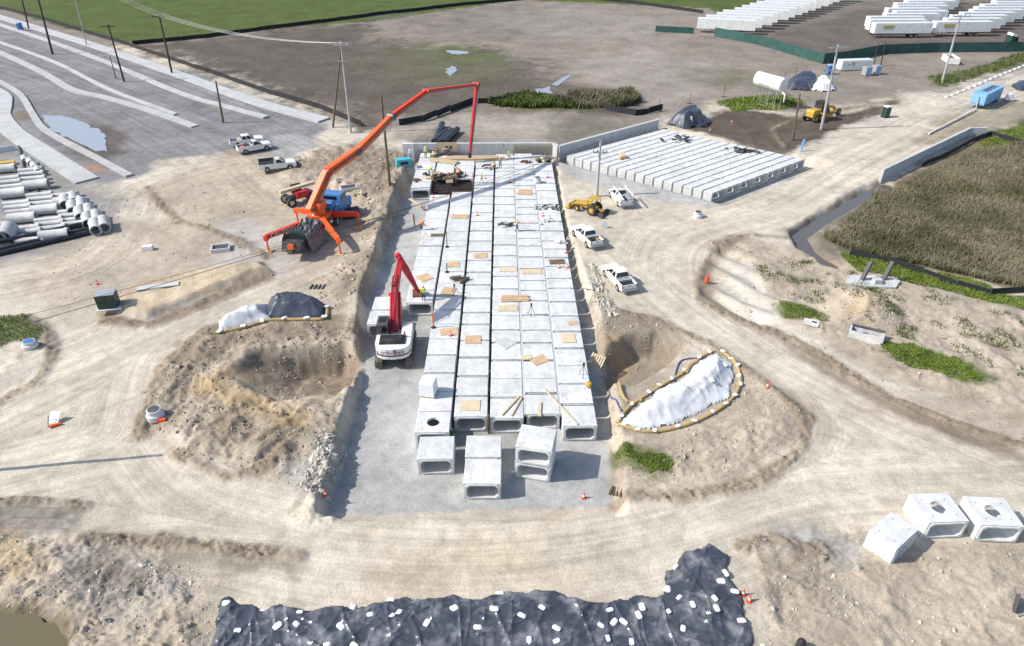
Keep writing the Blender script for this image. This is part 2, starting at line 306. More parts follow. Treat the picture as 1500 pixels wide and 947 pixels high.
def H(X, Y):
    X = np.asarray(X, float); Y = np.asarray(Y, float)
    near = ss(190, 60, Y)
    h = 0.10 * fbm(X, Y, 0.07, 3, 3) + 0.05 * near * fbm(X, Y, 0.5, 4, 5)
    wob = 0.8 * fbm(X, Y, 0.35, 4, 21)
    def put(poly, fn, w0, w1, pad=4, wa=1.0):
        nonlocal h
        a = np.array(poly); m = (X > a[:, 0].min() - pad) & (X < a[:, 0].max() + pad) & (Y > a[:, 1].min() - pad) & (Y < a[:, 1].max() + pad)
        if not m.any(): return
        d = sdist(poly, X[m], Y[m]) + wob[m] * wa
        k = ss(w0, w1, d); hh = h[m]; h = h.copy(); h[m] = fn(hh, k, X[m], Y[m])
    put(LMOUND, lambda a, k, x, y: a + k * (0.15 + 0.42 * lump(x, y, 0.42, 31) + 0.24 * lump(x, y, 1.3, 33) + 0.13 * lump(x, y, 3.6, 35)), -0.8, 1.6)
    put(PUMPM, lambda a, k, x, y: a + k * (0.25 + 0.65 * lump(x, y, 0.30, 41) + 0.28 * lump(x, y, 1.2, 43) + 0.14 * lump(x, y, 3.2, 45)), -1.0, 2.0)
    put(GROOVE, lambda a, k, x, y: a + k * 0.24 * (np.abs(np.sin((x * 0.8 - y * 0.6) * 2.6 + fbm(x, y, .5, 2, 19))) - 0.5), -0.3, 0.7)
    put(BL, lambda a, k, x, y: a + k * (0.05 + 0.48 * lump(x, y, 0.45, 51) + 0.26 * lump(x, y, 1.4, 53) + 0.12 * lump(x, y, 4.0, 55)), -0.6, 1.4)
    put(BLTRK, lambda a, k, x, y: a * (1 - k) + k * (0.15 + 0.10 * np.sin(y * 9 + 2.0 * fbm(x, y, .4, 2, 5)) + 0.15 * fbm(x, y, .9, 3, 8)), -0.3, 0.8)
    put(RSTRIP, lambda a, k, x, y: a + k * (0.05 + 0.35 * lump(x, y, 0.5, 61) + 0.10 * lump(x, y, 2.0, 63)), -0.6, 1.4)
    put(RUTS, lambda a, k, x, y: a + k * (-0.15 + 0.16 * np.sin((x * 0.82 + y * 0.57) * 2.6 + fbm(x, y, .3, 2, 9) * 2)), -0.4, 0.9)
    put(BRIGHT, lambda a, k, x, y: a + k * (0.22 * lump(x, y, 0.5, 71) + 0.10 * lump(x, y, 2.2, 73)), -0.8, 1.6)
    put(RIGHTD, lambda a, k, x, y: a + k * (0.05 + 0.30 * lump(x, y, 0.5, 81) + 0.14 * lump(x, y, 2.0, 83)), -0.8, 1.6)
    put(KNOLL, lambda a, k, x, y: a + k * (0.55 + 0.12 * fbm(x, y, 0.8, 3, 85)), -0.3, 0.5, wa=0.5)
    put(LKN, lambda a, k, x, y: a + k * (0.35 + 0.2 * fbm(x, y, 0.8, 3, 86)), -0.5, 0.9, wa=0.5)
    put(TRACK, lambda a, k, x, y: a + k * (-0.1 + 0.25 * lump(x, y, 0.4, 91)), -0.8, 1.4)
    put(MARSH, lambda a, k, x, y: a - k * 0.25, -1.0, 1.0)
    d, sv, sa = pdist(BERM, X, Y); k = ss(2.6, 0.6, d + wob * 0.7); h = h + k * (0.15 + 0.45 * lump(X, Y, 0.6, 101) + 0.3 * lump(X, Y, 1.9, 105)) * (Y > 24)
    d, sv, sa = pdist(BERM2, X, Y); k = ss(1.6, 0.3, d + wob * 0.5); h = h + k * (0.15 + 0.4 * lump(X, Y, 0.8, 103))
    k = edge_mask(X, Y, wob); h = h + k * np.maximum(0.04 + 0.30 * lump(X, Y, 1.3, 121) + 0.18 * lump(X, Y, 3.4, 123), -0.05)
    put(LPIT, lambda a, k, x, y: a * (1 - k) + k * (-2.3 * np.clip((y - LPY[0]) / (LPY[1] - LPY[0]), 0.02, 1) ** 0.8 * np.clip((x - LPX) / 4.5, 0.05, 1) + 0.25 * fbm(x, y, .9, 4, 107)), -0.5, 0.75, wa=0.7)
    put(RPIT, lambda a, k, x, y: a * (1 - k) + k * (-2.0 + 0.2 * fbm(x, y, .6, 3, 109)), -0.5, 0.9, wa=0.6)
    bedz = -1.0 * ss(23.5, 28.0, Y)
    put(BED, lambda a, k, x, y: a * (1 - k) + k * (-1.0 * ss(23.5, 28.0, y) + 0.02 * fbm(x, y, 1.0, 3, 111)), -0.5, 0.15, wa=0.45)
    d, sv, sa = pdist(DITCH, X, Y); h = h - 0.75 * ss(1.35, 0.4, d + wob * 0.45)
    put(POND, lambda a, k, x, y: a * (1 - k) + k * -0.55, -0.6, 0.9, wa=0.5)
    dp = np.hypot(X - PILE.x, (Y - PILE.y) * 0.9); h = h + 1.25 * ss(3.4, 0.0, dp + wob * 0.5) * (1 + 0.3 * fbm(X, Y, 1.2, 3, 113))
    for fl_ in FLATS: put(fl_, lambda a, k, x, y: a * (1 - k) + k * 0.03, -0.9, 0.3, wa=0.0)
    # the second culvert stands on its own shallow bed
    put(BED2, lambda a, k, x, y: a * (1 - k) + k * -1.0, -0.6, 0.2, wa=0.3)
    return h
O2 = Vector((7.9, 84.0, 0)); U2 = Vector((0.78, -0.626, 0)).normalized(); N2 = Vector((0.80, 0.60, 0)).normalized()
def q2(a, b): p = O2 + U2 * a + N2 * b; return (p.x, p.y)
BED2 = [q2(-1.0, -1.0), q2(22.0, -1.0), q2(22.0, 19.6), q2(-1.0, 19.0)]

# colours of the ground (patch by patch, darker over the far field)
PALE, TAN, BROWN, OCHRE = (0.53, 0.47, 0.385), (0.385, 0.32, 0.245), (0.20, 0.155, 0.112), (0.46, 0.32, 0.15)
GREY, ASPH, DSOIL, FIELD = (0.40, 0.40, 0.385), (0.22, 0.215, 0.215), (0.095, 0.079, 0.066), (0.25, 0.215, 0.18)
GRASS, MUD, DRY, WETG = (0.085, 0.112, 0.030), (0.088, 0.069, 0.051), (0.16, 0.135, 0.085), (0.16, 0.15, 0.12)
ZONES = [  # colour, polygon in photo pixels, softness (m), raggedness (m), strength
    (FIELD, [(-400, 60), (200, 70), (480, 160), (620, 215), (810, 222), (960, 182), (1060, 150), (1180, 175), (1330, 140), (1700, 60), (1900, -60), (-600, -60)], 3, 4, 1),
    (GRASS, [(-900, 60), (-100, 0), (0, 12), (130, 50), (200, 66), (420, 40), (545, 32), (760, 0), (1040, 12), (1060, 22), (1300, -8), (1700, -8), (1700, -120), (-900, -120)], 0.5, 1.5, 1),
    (DSOIL, [(195, 68), (420, 42), (540, 34), (560, 60), (700, 72), (800, 95), (830, 125), (930, 130), (900, 160), (800, 165), (690, 160), (600, 178), (520, 180), (480, 162), (340, 118)], 5, 9, 0.85),
    (DSOIL, [(760, 150), (800, 132), (930, 135), (960, 160), (900, 168)], 2, 3, 0.7),
    (GRASS, [(620, 72), (660, 64), (740, 82), (735, 92), (650, 90)], 2, 3, 0.8),
    (GRASS, [(715, 150), (760, 138), (850, 150), (880, 158), (800, 170), (740, 165)], 1.5, 3, 0.6),
    ((0.34, 0.30, 0.255), [(580, 172), (700, 165), (830, 168), (850, 205), (800, 222), (700, 226), (600, 200)], 2, 4, 0.85),
    ((0.31, 0.275, 0.24), [(840, 85), (960, 70), (1050, 95), (1040, 140), (960, 158), (900, 128), (850, 115)], 3, 7, 0.8),
    ((0.17, 0.15, 0.135), [(560, 25), (760, 5), (900, 30), (800, 60), (640, 60)], 3, 9, 0.5),
    ((0.30, 0.27, 0.24), [(700, 22), (840, 10), (1000, 30), (960, 62), (800, 62)], 3, 8, 0.5),
    (MUD, [(1150, 335), (1180, 318), (1240, 290), (1300, 262), (1310, 275), (1250, 315), (1210, 340), (1245, 385), (1225, 395), (1180, 370)], 0.6, 1.2, 0.75),
    ((0.13, 0.135, 0.075), [(560, 70), (640, 60), (760, 90), (740, 120), (640, 130), (560, 110)], 3, 8, 0.55), ((0.15, 0.15, 0.09), [(1000, 95), (1090, 105), (1130, 125), (1060, 135), (1000, 120)], 3, 6, 0.5),
    (WETG, [(650, 185), (700, 205), (720, 225), (640, 225), (600, 210)], 2, 2, 0.8),
    (WETG, [(830, 165), (880, 170), (940, 195), (850, 212), (800, 222)], 2, 3, 0.75),
    ((0.10, 0.085, 0.075), [(1110, 60), (1260, 15), (1500, 0), (1700, 0), (1700, 75), (1500, 70), (1330, 74), (1210, 88)], 2, 3, 0.8),
    ((0.14, 0.12, 0.105), [(1080, 50), (1260, 0), (1700, -20), (1700, 75), (1500, 70), (1330, 74), (1210, 88)], 2, 3, 0.6),
    (ASPH, [(-300, 40), (0, 26), (260, 100), (480, 178), (460, 215), (420, 235), (330, 225), (230, 235), (200, 262), (140, 275), (60, 235), (-300, 150)], 1.2, 1.5, 1),
    ((0.26, 0.255, 0.245), [(-300, 150), (0, 140), (60, 220), (140, 275), (200, 300), (150, 350), (0, 390), (-300, 460)], 2, 2, 0.9),
    (MUD, [(130, 180), (190, 190), (185, 225), (150, 240), (110, 220), (60, 185)], 1.5, 2, 0.7),
    (BROWN, [(20, 165), (45, 162), (40, 175), (15, 178)], 0.6, 1, 0.8), ((0.33, 0.22, 0.15), [(110, 245), (150, 240), (150, 252), (115, 255)], 0.6, 1, 0.9),
    (MUD, [(1000, 185), (1060, 160), (1120, 165), (1200, 175), (1310, 146), (1320, 153), (1215, 195), (1160, 222), (1130, 228), (1050, 200)], 0.8, 1.5, 0.95),
    (GRASS, [(1050, 152), (1080, 143), (1150, 140), (1180, 150), (1150, 160), (1080, 162)], 1, 2.0, 0.75),
    (GRASS, [(1360, 115), (1420, 105), (1500, 75), (1520, 85), (1440, 112), (1380, 126)], 0.8, 2, 0.8),
    (DRY, [(1340, 215), (1380, 170), (1450, 155), (1600, 120), (1600, 200), (1500, 190), (1430, 200)], 1.5, 3, 0.6),
    (DRY, [(1205, 350), (1260, 300), (1300, 268), (1420, 203), (1600, 150), (1700, 500), (1500, 430), (1380, 400), (1255, 380)], 0.8, 1.2, 1),
    (GRASS, [(1430, 195), (1520, 170), (1620, 200), (1620, 240), (1500, 225), (1440, 215)], 1, 2, 0.9),
    (GRASS, [(1240, 372), (1300, 380), (1400, 408), (1520, 445), (1520, 465), (1400, 430), (1260, 392)], 0.5, 1, 0.9),
    (TAN, [(205, 280), (330, 225), (440, 230), (600, 225), (598, 262), (545, 420), (480, 470), (395, 400), (300, 380), (240, 340)], 2.5, 3, 0.75),
    (TAN, [(40, 400), (110, 330), (190, 300), (260, 350), (390, 385), (300, 440), (150, 460), (60, 450)], 2, 2.5, 0.55),
    (BROWN, [(425, 250), (480, 218), (540, 215), (600, 228), (590, 300), (545, 420), (500, 440), (520, 380), (545, 330), (530, 260)], 1.5, 2.5, 0.55),
    ((0.40, 0.39, 0.375), [(400, 200), (440, 195), (470, 215), (440, 235), (400, 225)], 1, 1, 0.8),
    ((0.46, 0.45, 0.43), [(310, 320), (400, 330), (470, 370), (420, 400), (330, 390)], 1.5, 2, 0.6),
    ((0.46, 0.36, 0.24), KNOLL_PX := [(205, 415), (330, 395), (385, 385), (395, 398), (290, 440), (215, 468), (150, 455)], 0.5, 0.6, 0.7),
    (BROWN, [(150, 460), (215, 470), (290, 444), (390, 402), (400, 410), (300, 455), (220, 482), (150, 475)], 0.5, 0.8, 0.75),
    (TAN, [(215, 620), (235, 545), (300, 480), (400, 468), (535, 470), (528, 520), (500, 610), (470, 720), (420, 700), (260, 670)], 0.8, 1.5, 0.9),
    (BROWN, [(230, 575), (270, 510), (330, 478), (470, 470), (510, 480), (500, 500), (380, 508), (320, 520), (280, 560)], 0.8, 1.6, 0.7),
    (BROWN, [(340, 545), (375, 515), (500, 508), (530, 520), (520, 560), (390, 568)], 0.4, 0.6, 0.75),
    (OCHRE, [(285, 555), (330, 555), (400, 585), (445, 618), (400, 628), (330, 604), (275, 578)], 1.0, 1.6, 0.65),
    (BROWN, [(260, 640), (330, 600), (400, 625), (430, 640), (400, 665), (330, 655)], 0.8, 1.5, 0.6),
    ((0.36, 0.355, 0.34), [(425, 690), (460, 670), (480, 640), (490, 700), (470, 735), (430, 725)], 0.8, 1, 0.8),
    (BROWN, [(868, 470), (900, 455), (960, 470), (1010, 500), (980, 535), (920, 560), (880, 560)], 0.6, 1, 0.7),
    (OCHRE, [(885, 490), (930, 500), (920, 530), (890, 520)], 0.6, 1, 0.5),
    (TAN, [(890, 560), (960, 545), (1090, 530), (1180, 590), (1175, 650), (1120, 700), (960, 722), (905, 715)], 0.8, 1.6, 0.8),
    (TAN, [(1075, 350), (1180, 362), (1260, 392), (1400, 430), (1560, 470), (1560, 660), (1450, 600), (1330, 565), (1180, 485), (1100, 440)], 0.7, 1.4, 0.75),
    (BROWN, [(1018, 440), (1030, 390), (1050, 355), (1085, 345), (1060, 370), (1040, 420), (1060, 455), (1150, 490), (1300, 580), (1500, 660), (1500, 680), (1300, 600), (1130, 500)], 0.5, 0.8, 0.65),
    ((0.58, 0.55, 0.49), [(1075, 380), (1100, 380), (1145, 470), (1110, 475), (1060, 430)], 0.8, 1, 0.6),
    (BROWN, [(1250, 600), (1400, 640), (1500, 660), (1560, 640), (1560, 600), (1500, 600), (1430, 580), (1350, 570)], 1, 1.5, 0.5),
    ((0.47, 0.37, 0.25), [(1225, 440), (1265, 425), (1305, 440), (1310, 470), (1260, 478), (1225, 462)], 0.5, 0.8, 0.9),
    (GRASS, [(1290, 510), (1330, 505), (1400, 530), (1455, 555), (1440, 568), (1380, 555), (1310, 530)], 0.4, 1.2, 0.85),
    (GRASS, [(1140, 448), (1180, 450), (1215, 465), (1180, 470), (1150, 465)], 0.4, 1, 0.85),
    (GRASS, [(900, 650), (925, 655), (985, 680), (960, 698), (925, 680), (900, 660)], 0.3, 0.8, 0.8),
    (GRASS, [(-30, 470), (30, 465), (68, 490), (60, 510), (20, 505), (-30, 520)], 0.4, 1, 0.8),
    ((0.33, 0.31, 0.275), [(-60, 735), (60, 735), (122, 742), (95, 785), (20, 795), (-60, 790)], 0.4, 0.8, 0.8),
    (TAN, [(-60, 795), (120, 785), (230, 790), (330, 860), (330, 1000), (-100, 1000)], 0.8, 1.5, 0.75),
    ((0.38, 0.365, 0.34), [(60, 810), (150, 800), (220, 830), (280, 880), (200, 900), (100, 860)], 0.8, 1.5, 0.6),
    ((0.17, 0.145, 0.115), [(100, 830), (170, 815), (230, 850), (200, 880), (120, 870)], 0.7, 1.8, 0.7), ((0.19, 0.165, 0.13), [(-40, 745), (60, 745), (110, 752), (60, 780), (-40, 785)], 0.6, 1.4, 0.6),
    ((0.20, 0.17, 0.135), [(250, 795), (330, 800), (440, 815), (430, 845), (330, 830), (260, 815)], 0.7, 1.5, 0.6),
    (OCHRE, [(-40, 800), (60, 790), (70, 830), (0, 850)], 0.8, 1.5, 0.45), ((0.13, 0.105, 0.05), [(-60, 885), (40, 880), (90, 900), (105, 930), (90, 1000), (-100, 1000)], 0.4, 0.6, 0.8),
    (TAN, [(1090, 800), (1200, 770), (1290, 800), (1520, 790), (1600, 1000), (1100, 1000)], 1.2, 2, 0.75),
    ((0.40, 0.40, 0.39), [(1140, 780), (1200, 770), (1250, 800), (1220, 820), (1160, 800)], 0.8, 1.4, 0.7),
    (OCHRE, [(560, 800), (800, 780), (850, 850), (700, 870), (560, 850)], 2, 3, 0.3),
    (GREY, [(474, 737), (505, 640), (532, 520), (535, 440), (572, 330), (596, 262), (600, 232), (808, 232), (822, 310), (845, 400), (868, 470), (885, 560), (890, 640), (893, 722), (700, 732), (560, 738)], 0.25, 0.5, 1),
    (GREY, [(815, 235), (1030, 292), (1160, 240), (1180, 250), (1040, 305), (940, 290), (830, 262)], 0.8, 0.8, 0.8),
]
ROADS = [([(-120, 650), (150, 530), (330, 452), (480, 392), (560, 372)], 7), ([(-150, 740), (60, 690), (190, 640), (230, 520), (340, 452)], 6),
    ([(190, 640), (260, 725), (400, 775), (600, 800), (800, 795), (1000, 755), (1130, 690), (1190, 620), (1130, 540), (1010, 455), (960, 400), (990, 340), (1130, 300), (1250, 235), (1400, 160), (1560, 90)], 6),
    ([(940, 400), (1050, 490), (1250, 600), (1400, 665), (1600, 740)], 6), ([(1000, 755), (1200, 705), (1600, 690)], 7),
    ([(-80, 430), (120, 390), (190, 320), (220, 275), (330, 240)], 5), ([(-100, 860), (200, 780), (450, 790)], 5), ([(-200, 20), (130, 110), (350, 200), (420, 240)], 14),
    ([(1010, 190), (1100, 195), (1200, 182), (1320, 150)], 3)]
nV, nU = 700, 800
vv = np.linspace(1120, -70, nV)
ang = PITCH + np.arctan((vv - 473.5) / F); yy = CAMZ / np.tan(ang)
yy = np.concatenate([[-300, -120, -50, -15, 0, 6], yy, [330, 380, 460, 600, 900, 1500, 3000, 6000]])
yy = np.sort(yy[(yy > -400)])
uu = np.concatenate([[-12, -5, -2.6, -1.8], np.linspace(-1.3, 1.3, nU), [1.8, 2.6, 5, 12]])
GX = uu[None, :] * (0.75 * np.maximum(yy, 0)[:, None] + 18); GY = np.repeat(yy[:, None], len(uu), 1)
gx, gy = GX.ravel(), GY.ravel()
gz = H(gx, gy)
col = np.empty((gx.size, 3)); col[:] = PALE
wobb = fbm(gx, gy, 0.30, 5, 201); wobs = fbm(gx, gy, 1.3, 3, 203)
for c_, px, soft, rag, st in ZONES:
    poly = wpoly(px); a = np.array(poly); pad = soft + rag + 1
    m = (gx > a[:, 0].min() - pad) & (gx < a[:, 0].max() + pad) & (gy > a[:, 1].min() - pad) & (gy < a[:, 1].max() + pad)
    if not m.any(): continue
    d = sdist(poly, gx[m], gy[m]) + rag * (wobb[m] + 0.4 * wobs[m]); k = (ss(-soft, soft, d) * st)[:, None]
    col[m] = col[m] * (1 - k) + np.array(c_) * k
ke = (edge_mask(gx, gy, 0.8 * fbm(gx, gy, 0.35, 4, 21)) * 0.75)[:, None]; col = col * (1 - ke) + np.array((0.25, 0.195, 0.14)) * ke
flow = np.zeros((gx.size, 3)); best = np.full(gx.size, 1e9)
for px, w in ROADS:
    ln = smooth_line([tuple(P(u, v)[:2]) for u, v in px], 6)
    a = np.array(ln); m = (gx > a[:, 0].min() - 14) & (gx < a[:, 0].max() + 14) & (gy > a[:, 1].min() - 14) & (gy < a[:, 1].max() + 14)
    d, sv, sa = pdist(ln, gx[m], gy[m]); idx = np.where(m)[0]; nb = d / w < best[idx]; idx = idx[nb]
    best[idx] = (d / w)[nb]; flow[idx, 0] = sv[nb]; flow[idx, 1] = sa[nb]
flow[:, 2] = ss(1.25, 0.6, best + 0.3 * wobb)
gb = ss(0.2, -0.4, sdist(BED, gx, gy)); flow[:, 2] *= gb
ny, nx = len(yy), len(uu)
ii = (np.arange(ny - 1)[:, None] * nx + np.arange(nx - 1)[None, :]).ravel()
faces = np.stack([ii, ii + 1, ii + nx + 1, ii + nx], 1).astype(np.int32)
gme = bpy.data.meshes.new('ground'); gme.vertices.add(gx.size); gme.vertices.foreach_set('co', np.stack([gx, gy, gz], 1).astype(np.float32).ravel())
gme.loops.add(faces.size); gme.loops.foreach_set('vertex_index', faces.ravel()); gme.polygons.add(len(faces))
gme.polygons.foreach_set('loop_start', np.arange(0, faces.size, 4, dtype=np.int32)); gme.polygons.foreach_set('use_smooth', np.ones(len(faces), bool))
gme.update(calc_edges=True)
ca = gme.attributes.new('Col', 'FLOAT_COLOR', 'POINT'); ca.data.foreach_set('color', np.concatenate([col, np.ones((gx.size, 1))], 1).astype(np.float32).ravel())
fa = gme.attributes.new('flow', 'FLOAT_VECTOR', 'POINT'); fa.data.foreach_set('vector', flow.astype(np.float32).ravel())
def ground_material():
    m = bpy.data.materials.new('earth'); m.use_nodes = True; nt = m.node_tree; N = nt.nodes; Lk = nt.links; b = N['Principled BSDF']
    b.inputs['Roughness'].default_value = 0.95; b.inputs['Specular IOR Level'].default_value = 0.15
    geo = N.new('ShaderNodeNewGeometry'); at = N.new('ShaderNodeAttribute'); at.attribute_name = 'Col'; fl = N.new('ShaderNodeAttribute'); fl.attribute_name = 'flow'
    def noise(vec, sc, det=6, ro=0.6):
        n = N.new('ShaderNodeTexNoise'); n.inputs['Scale'].default_value = sc; n.inputs['Detail'].default_value = det; n.inputs['Roughness'].default_value = ro
        Lk.new(vec, n.inputs['Vector']); return n.outputs[0]
    def rng_(x, lo, hi, a=0.3, z=0.7):
        r = N.new('ShaderNodeMapRange'); r.inputs[1].default_value = a; r.inputs[2].default_value = z; r.inputs[3].default_value = lo; r.inputs[4].default_value = hi
        Lk.new(x, r.inputs[0]); return r.outputs[0]
    def mul(a, c):
        r = N.new('ShaderNodeMath'); r.operation = 'MULTIPLY'; Lk.new(a, r.inputs[0])
        if isinstance(c, float): r.inputs[1].default_value = c
        else: Lk.new(c, r.inputs[1])
        return r.outputs[0]
    def add(a, c):
        r = N.new('ShaderNodeMath'); r.operation = 'ADD'; Lk.new(a, r.inputs[0]); Lk.new(c, r.inputs[1]); return r.outputs[0]
    pos = geo.outputs['Position']
    n1 = noise(pos, 0.16, 9, 0.62); n2 = noise(pos, 1.1, 8, 0.65); n3 = noise(pos, 7.0, 8, 0.7)
    sx = N.new('ShaderNodeSeparateXYZ'); Lk.new(fl.outputs['Vector'], sx.inputs[0])
    def fvec(a, c):
        cb = N.new('ShaderNodeCombineXYZ'); Lk.new(mul(sx.outputs[0], a), cb.inputs[0]); Lk.new(mul(sx.outputs[1], c), cb.inputs[1]); return cb.outputs[0]
    s1 = noise(fvec(1.1, 0.03), 1.0, 5, 0.6); s2 = noise(fvec(5.0, 0.05), 1.0, 4, 0.6)
    st = add(mul(s1, 0.7), mul(s2, 0.3)); one = N.new('ShaderNodeValue'); one.outputs[0].default_value = 1.0
    sm = N.new('ShaderNodeMix'); sm.data_type = 'FLOAT'; Lk.new(sx.outputs[2], sm.inputs[0]); sm.inputs[2].default_value = 0.5; Lk.new(st, sm.inputs[3])
    streak = sm.outputs[0]
    k = mul(mul(rng_(n1, 0.74, 1.20), rng_(n2, 0.80, 1.16)), mul(rng_(n3, 0.80, 1.18), rng_(streak, 0.76, 1.18, 0.36, 0.64)))
    vm = N.new('ShaderNodeVectorMath'); vm.operation = 'SCALE'; Lk.new(at.outputs['Color'], vm.inputs[0]); Lk.new(k, vm.inputs['Scale'])
    # damp patches, browner than the dry crust
    nd = noise(pos, 0.42, 10, 0.7); mx = N.new('ShaderNodeMix'); mx.data_type = 'RGBA'; Lk.new(rng_(nd, 0.0, 0.5, 0.54, 0.68), mx.inputs[0]); Lk.new(vm.outputs[0], mx.inputs[6])
    v2 = N.new('ShaderNodeVectorMath'); v2.operation = 'MULTIPLY'; Lk.new(vm.outputs[0], v2.inputs[0]); v2.inputs[1].default_value = (0.66, 0.61, 0.54); Lk.new(v2.outputs[0], mx.inputs[7])
    Lk.new(mx.outputs[2], b.inputs['Base Color'])
    hgt = add(add(mul(n2, 0.08), mul(n3, 0.05)), mul(mul(s2, sx.outputs[2]), 0.04))
    bp = N.new('ShaderNodeBump'); bp.inputs['Strength'].default_value = 0.75; bp.inputs['Distance'].default_value = 1.0; Lk.new(hgt, bp.inputs['Height']); Lk.new(bp.outputs[0], b.inputs['Normal'])
    return m
gme.materials.append(ground_material())
ground = struct(bpy.data.objects.new('ground', gme)); C.objects.link(ground)

# water lying in the hollows
wm = bpy.data.materials.new('water'); wm.use_nodes = True; b_ = wm.node_tree.nodes['Principled BSDF']
b_.inputs['Base Color'].default_value = (0.30, 0.31, 0.33, 1); b_.inputs['Roughness'].default_value = 0.06; b_.inputs['Specular IOR Level'].default_value = 0.8
M['water'] = wm
mw = wm.copy(); mw.name = 'muddy_water'; mw.node_tree.nodes['Principled BSDF'].inputs['Base Color'].default_value = (0.13, 0.105, 0.045, 1); M['mudwater'] = mw
md = wm.copy(); md.name = 'ditch_water'; md.node_tree.nodes['Principled BSDF'].inputs['Base Color'].default_value = (0.11, 0.095, 0.08, 1); M['ditchwater'] = md
def sheet(name, px, m, dz, rag=0.5, step=0.4, zfix=None):
    """level patch with a ragged outline"""
    poly = wpoly(px); pts = []; n = len(poly)
    for i in range(n):
        a, b2 = Vector(poly[i]), Vector(poly[(i + 1) % n]); k = max(2, int((b2 - a).length / step))
        for j in range(k): pts.append(a + (b2 - a) * j / k)
    c = sum(pts, Vector((0, 0))) / len(pts); out = []
    for p in pts:
        w = float(fbm(np.array([p.x]), np.array([p.y]), 0.9, 3, 77)[0]); d = (p - c); out.append((p.x + d.x / d.length * w * rag, p.y + d.y / d.length * w * rag))
    z = zfix if zfix is not None else max(hz(*p) for p in out[::3]) + dz
    mb = MB(); mb.add([(x, y, z) for x, y in out], [tuple(range(len(out)))]); return struct(mb.build(name, m))
sheet('water', [(62, 170), (90, 170), (130, 182), (155, 200), (157, 222), (140, 222), (105, 205), (75, 190)], 'water', 0.02, 0.8)
sheet('water', [(655, 75), (680, 74), (688, 79), (660, 81)], 'water', 0.03, 1.2); sheet('water', [(652, 102), (662, 97), (668, 100), (660, 113)], 'water', 0.03, 1.0)
sheet('water', [(786, 131), (805, 127), (808, 136), (790, 140)], 'water', 0.03, 0.8); sheet('water', [(808, 125), (822, 115), (838, 109), (834, 114), (815, 128)], 'water', 0.03, 0.6)
sheet('water', [(-80, 895), (38, 893), (80, 908), (92, 935), (85, 990), (-120, 990)], 'mudwater', 0.0, 0.4, zfix=-0.22)
sheet('water', [(1310, 262), (1268, 270), (1230, 290), (1190, 312), (1155, 335), (1160, 358), (1195, 382), (1225, 402), (1250, 392), (1222, 366), (1208, 348), (1228, 334), (1262, 312), (1300, 288)], 'ditchwater', 0.0, 0.1, zfix=-0.55)

# kerbs and pavements of the new street
def strip(name, px, w, h, m, seg=None):
    ln = [Vector(p) for p in smooth_line([tuple(P(u, v)[:2]) for u, v in px], 5)]; mb = MB(); vs_ = []; n = len(ln)
    for i, p in enumerate(ln):
        t = (ln[min(i + 1, n - 1)] - ln[max(i - 1, 0)]).normalized(); x = Vector((t.y, -t.x)); z = 0.12
        for q, zz in ((p - x * w / 2, -0.3), (p - x * w / 2, h), (p + x * w / 2, h), (p + x * w / 2, -0.3)): vs_.append((q.x, q.y, z + zz))
    fs = [(i * 4 + k, i * 4 + k + 1, i * 4 + 5 + k, i * 4 + 4 + k) for i in range(n - 1) for k in range(3)] + [(0, 1, 2, 3), (n * 4 - 1, n * 4 - 2, n * 4 - 3, n * 4 - 4)]
    mb.add(vs_, fs); return struct(mb.build(name, m))
strip('pavement', [(-60, 8), (0, 26), (120, 62), (250, 106), (330, 135), (400, 158), (475, 177)], 2.4, 0.08, 'sidewalk')
strip('kerb', [(-60, 20), (0, 37), (130, 82), (260, 136), (330, 157), (390, 173)], 1.1, 0.12, 'sidewalk')
strip('kerb', [(-40, 48), (0, 63), (80, 92), (160, 132), (258, 169)], 0.7, 0.12, 'sidewalk')
strip('kerb', [(-40, 62), (0, 78), (60, 106), (105, 132), (150, 143), (200, 157), (245, 172), (286, 187)], 1.2, 0.12, 'sidewalk')
strip('kerb', [(-30, 110), (0, 121), (30, 140), (46, 165), (62, 188), (90, 206), (140, 232), (190, 259)], 0.9, 0.12, 'sidewalk')
strip('pavement', [(-40, 120), (0, 140), (4, 155), (2, 172), (20, 195), (60, 222), (128, 266)], 2.6, 0.08, 'sidewalk')
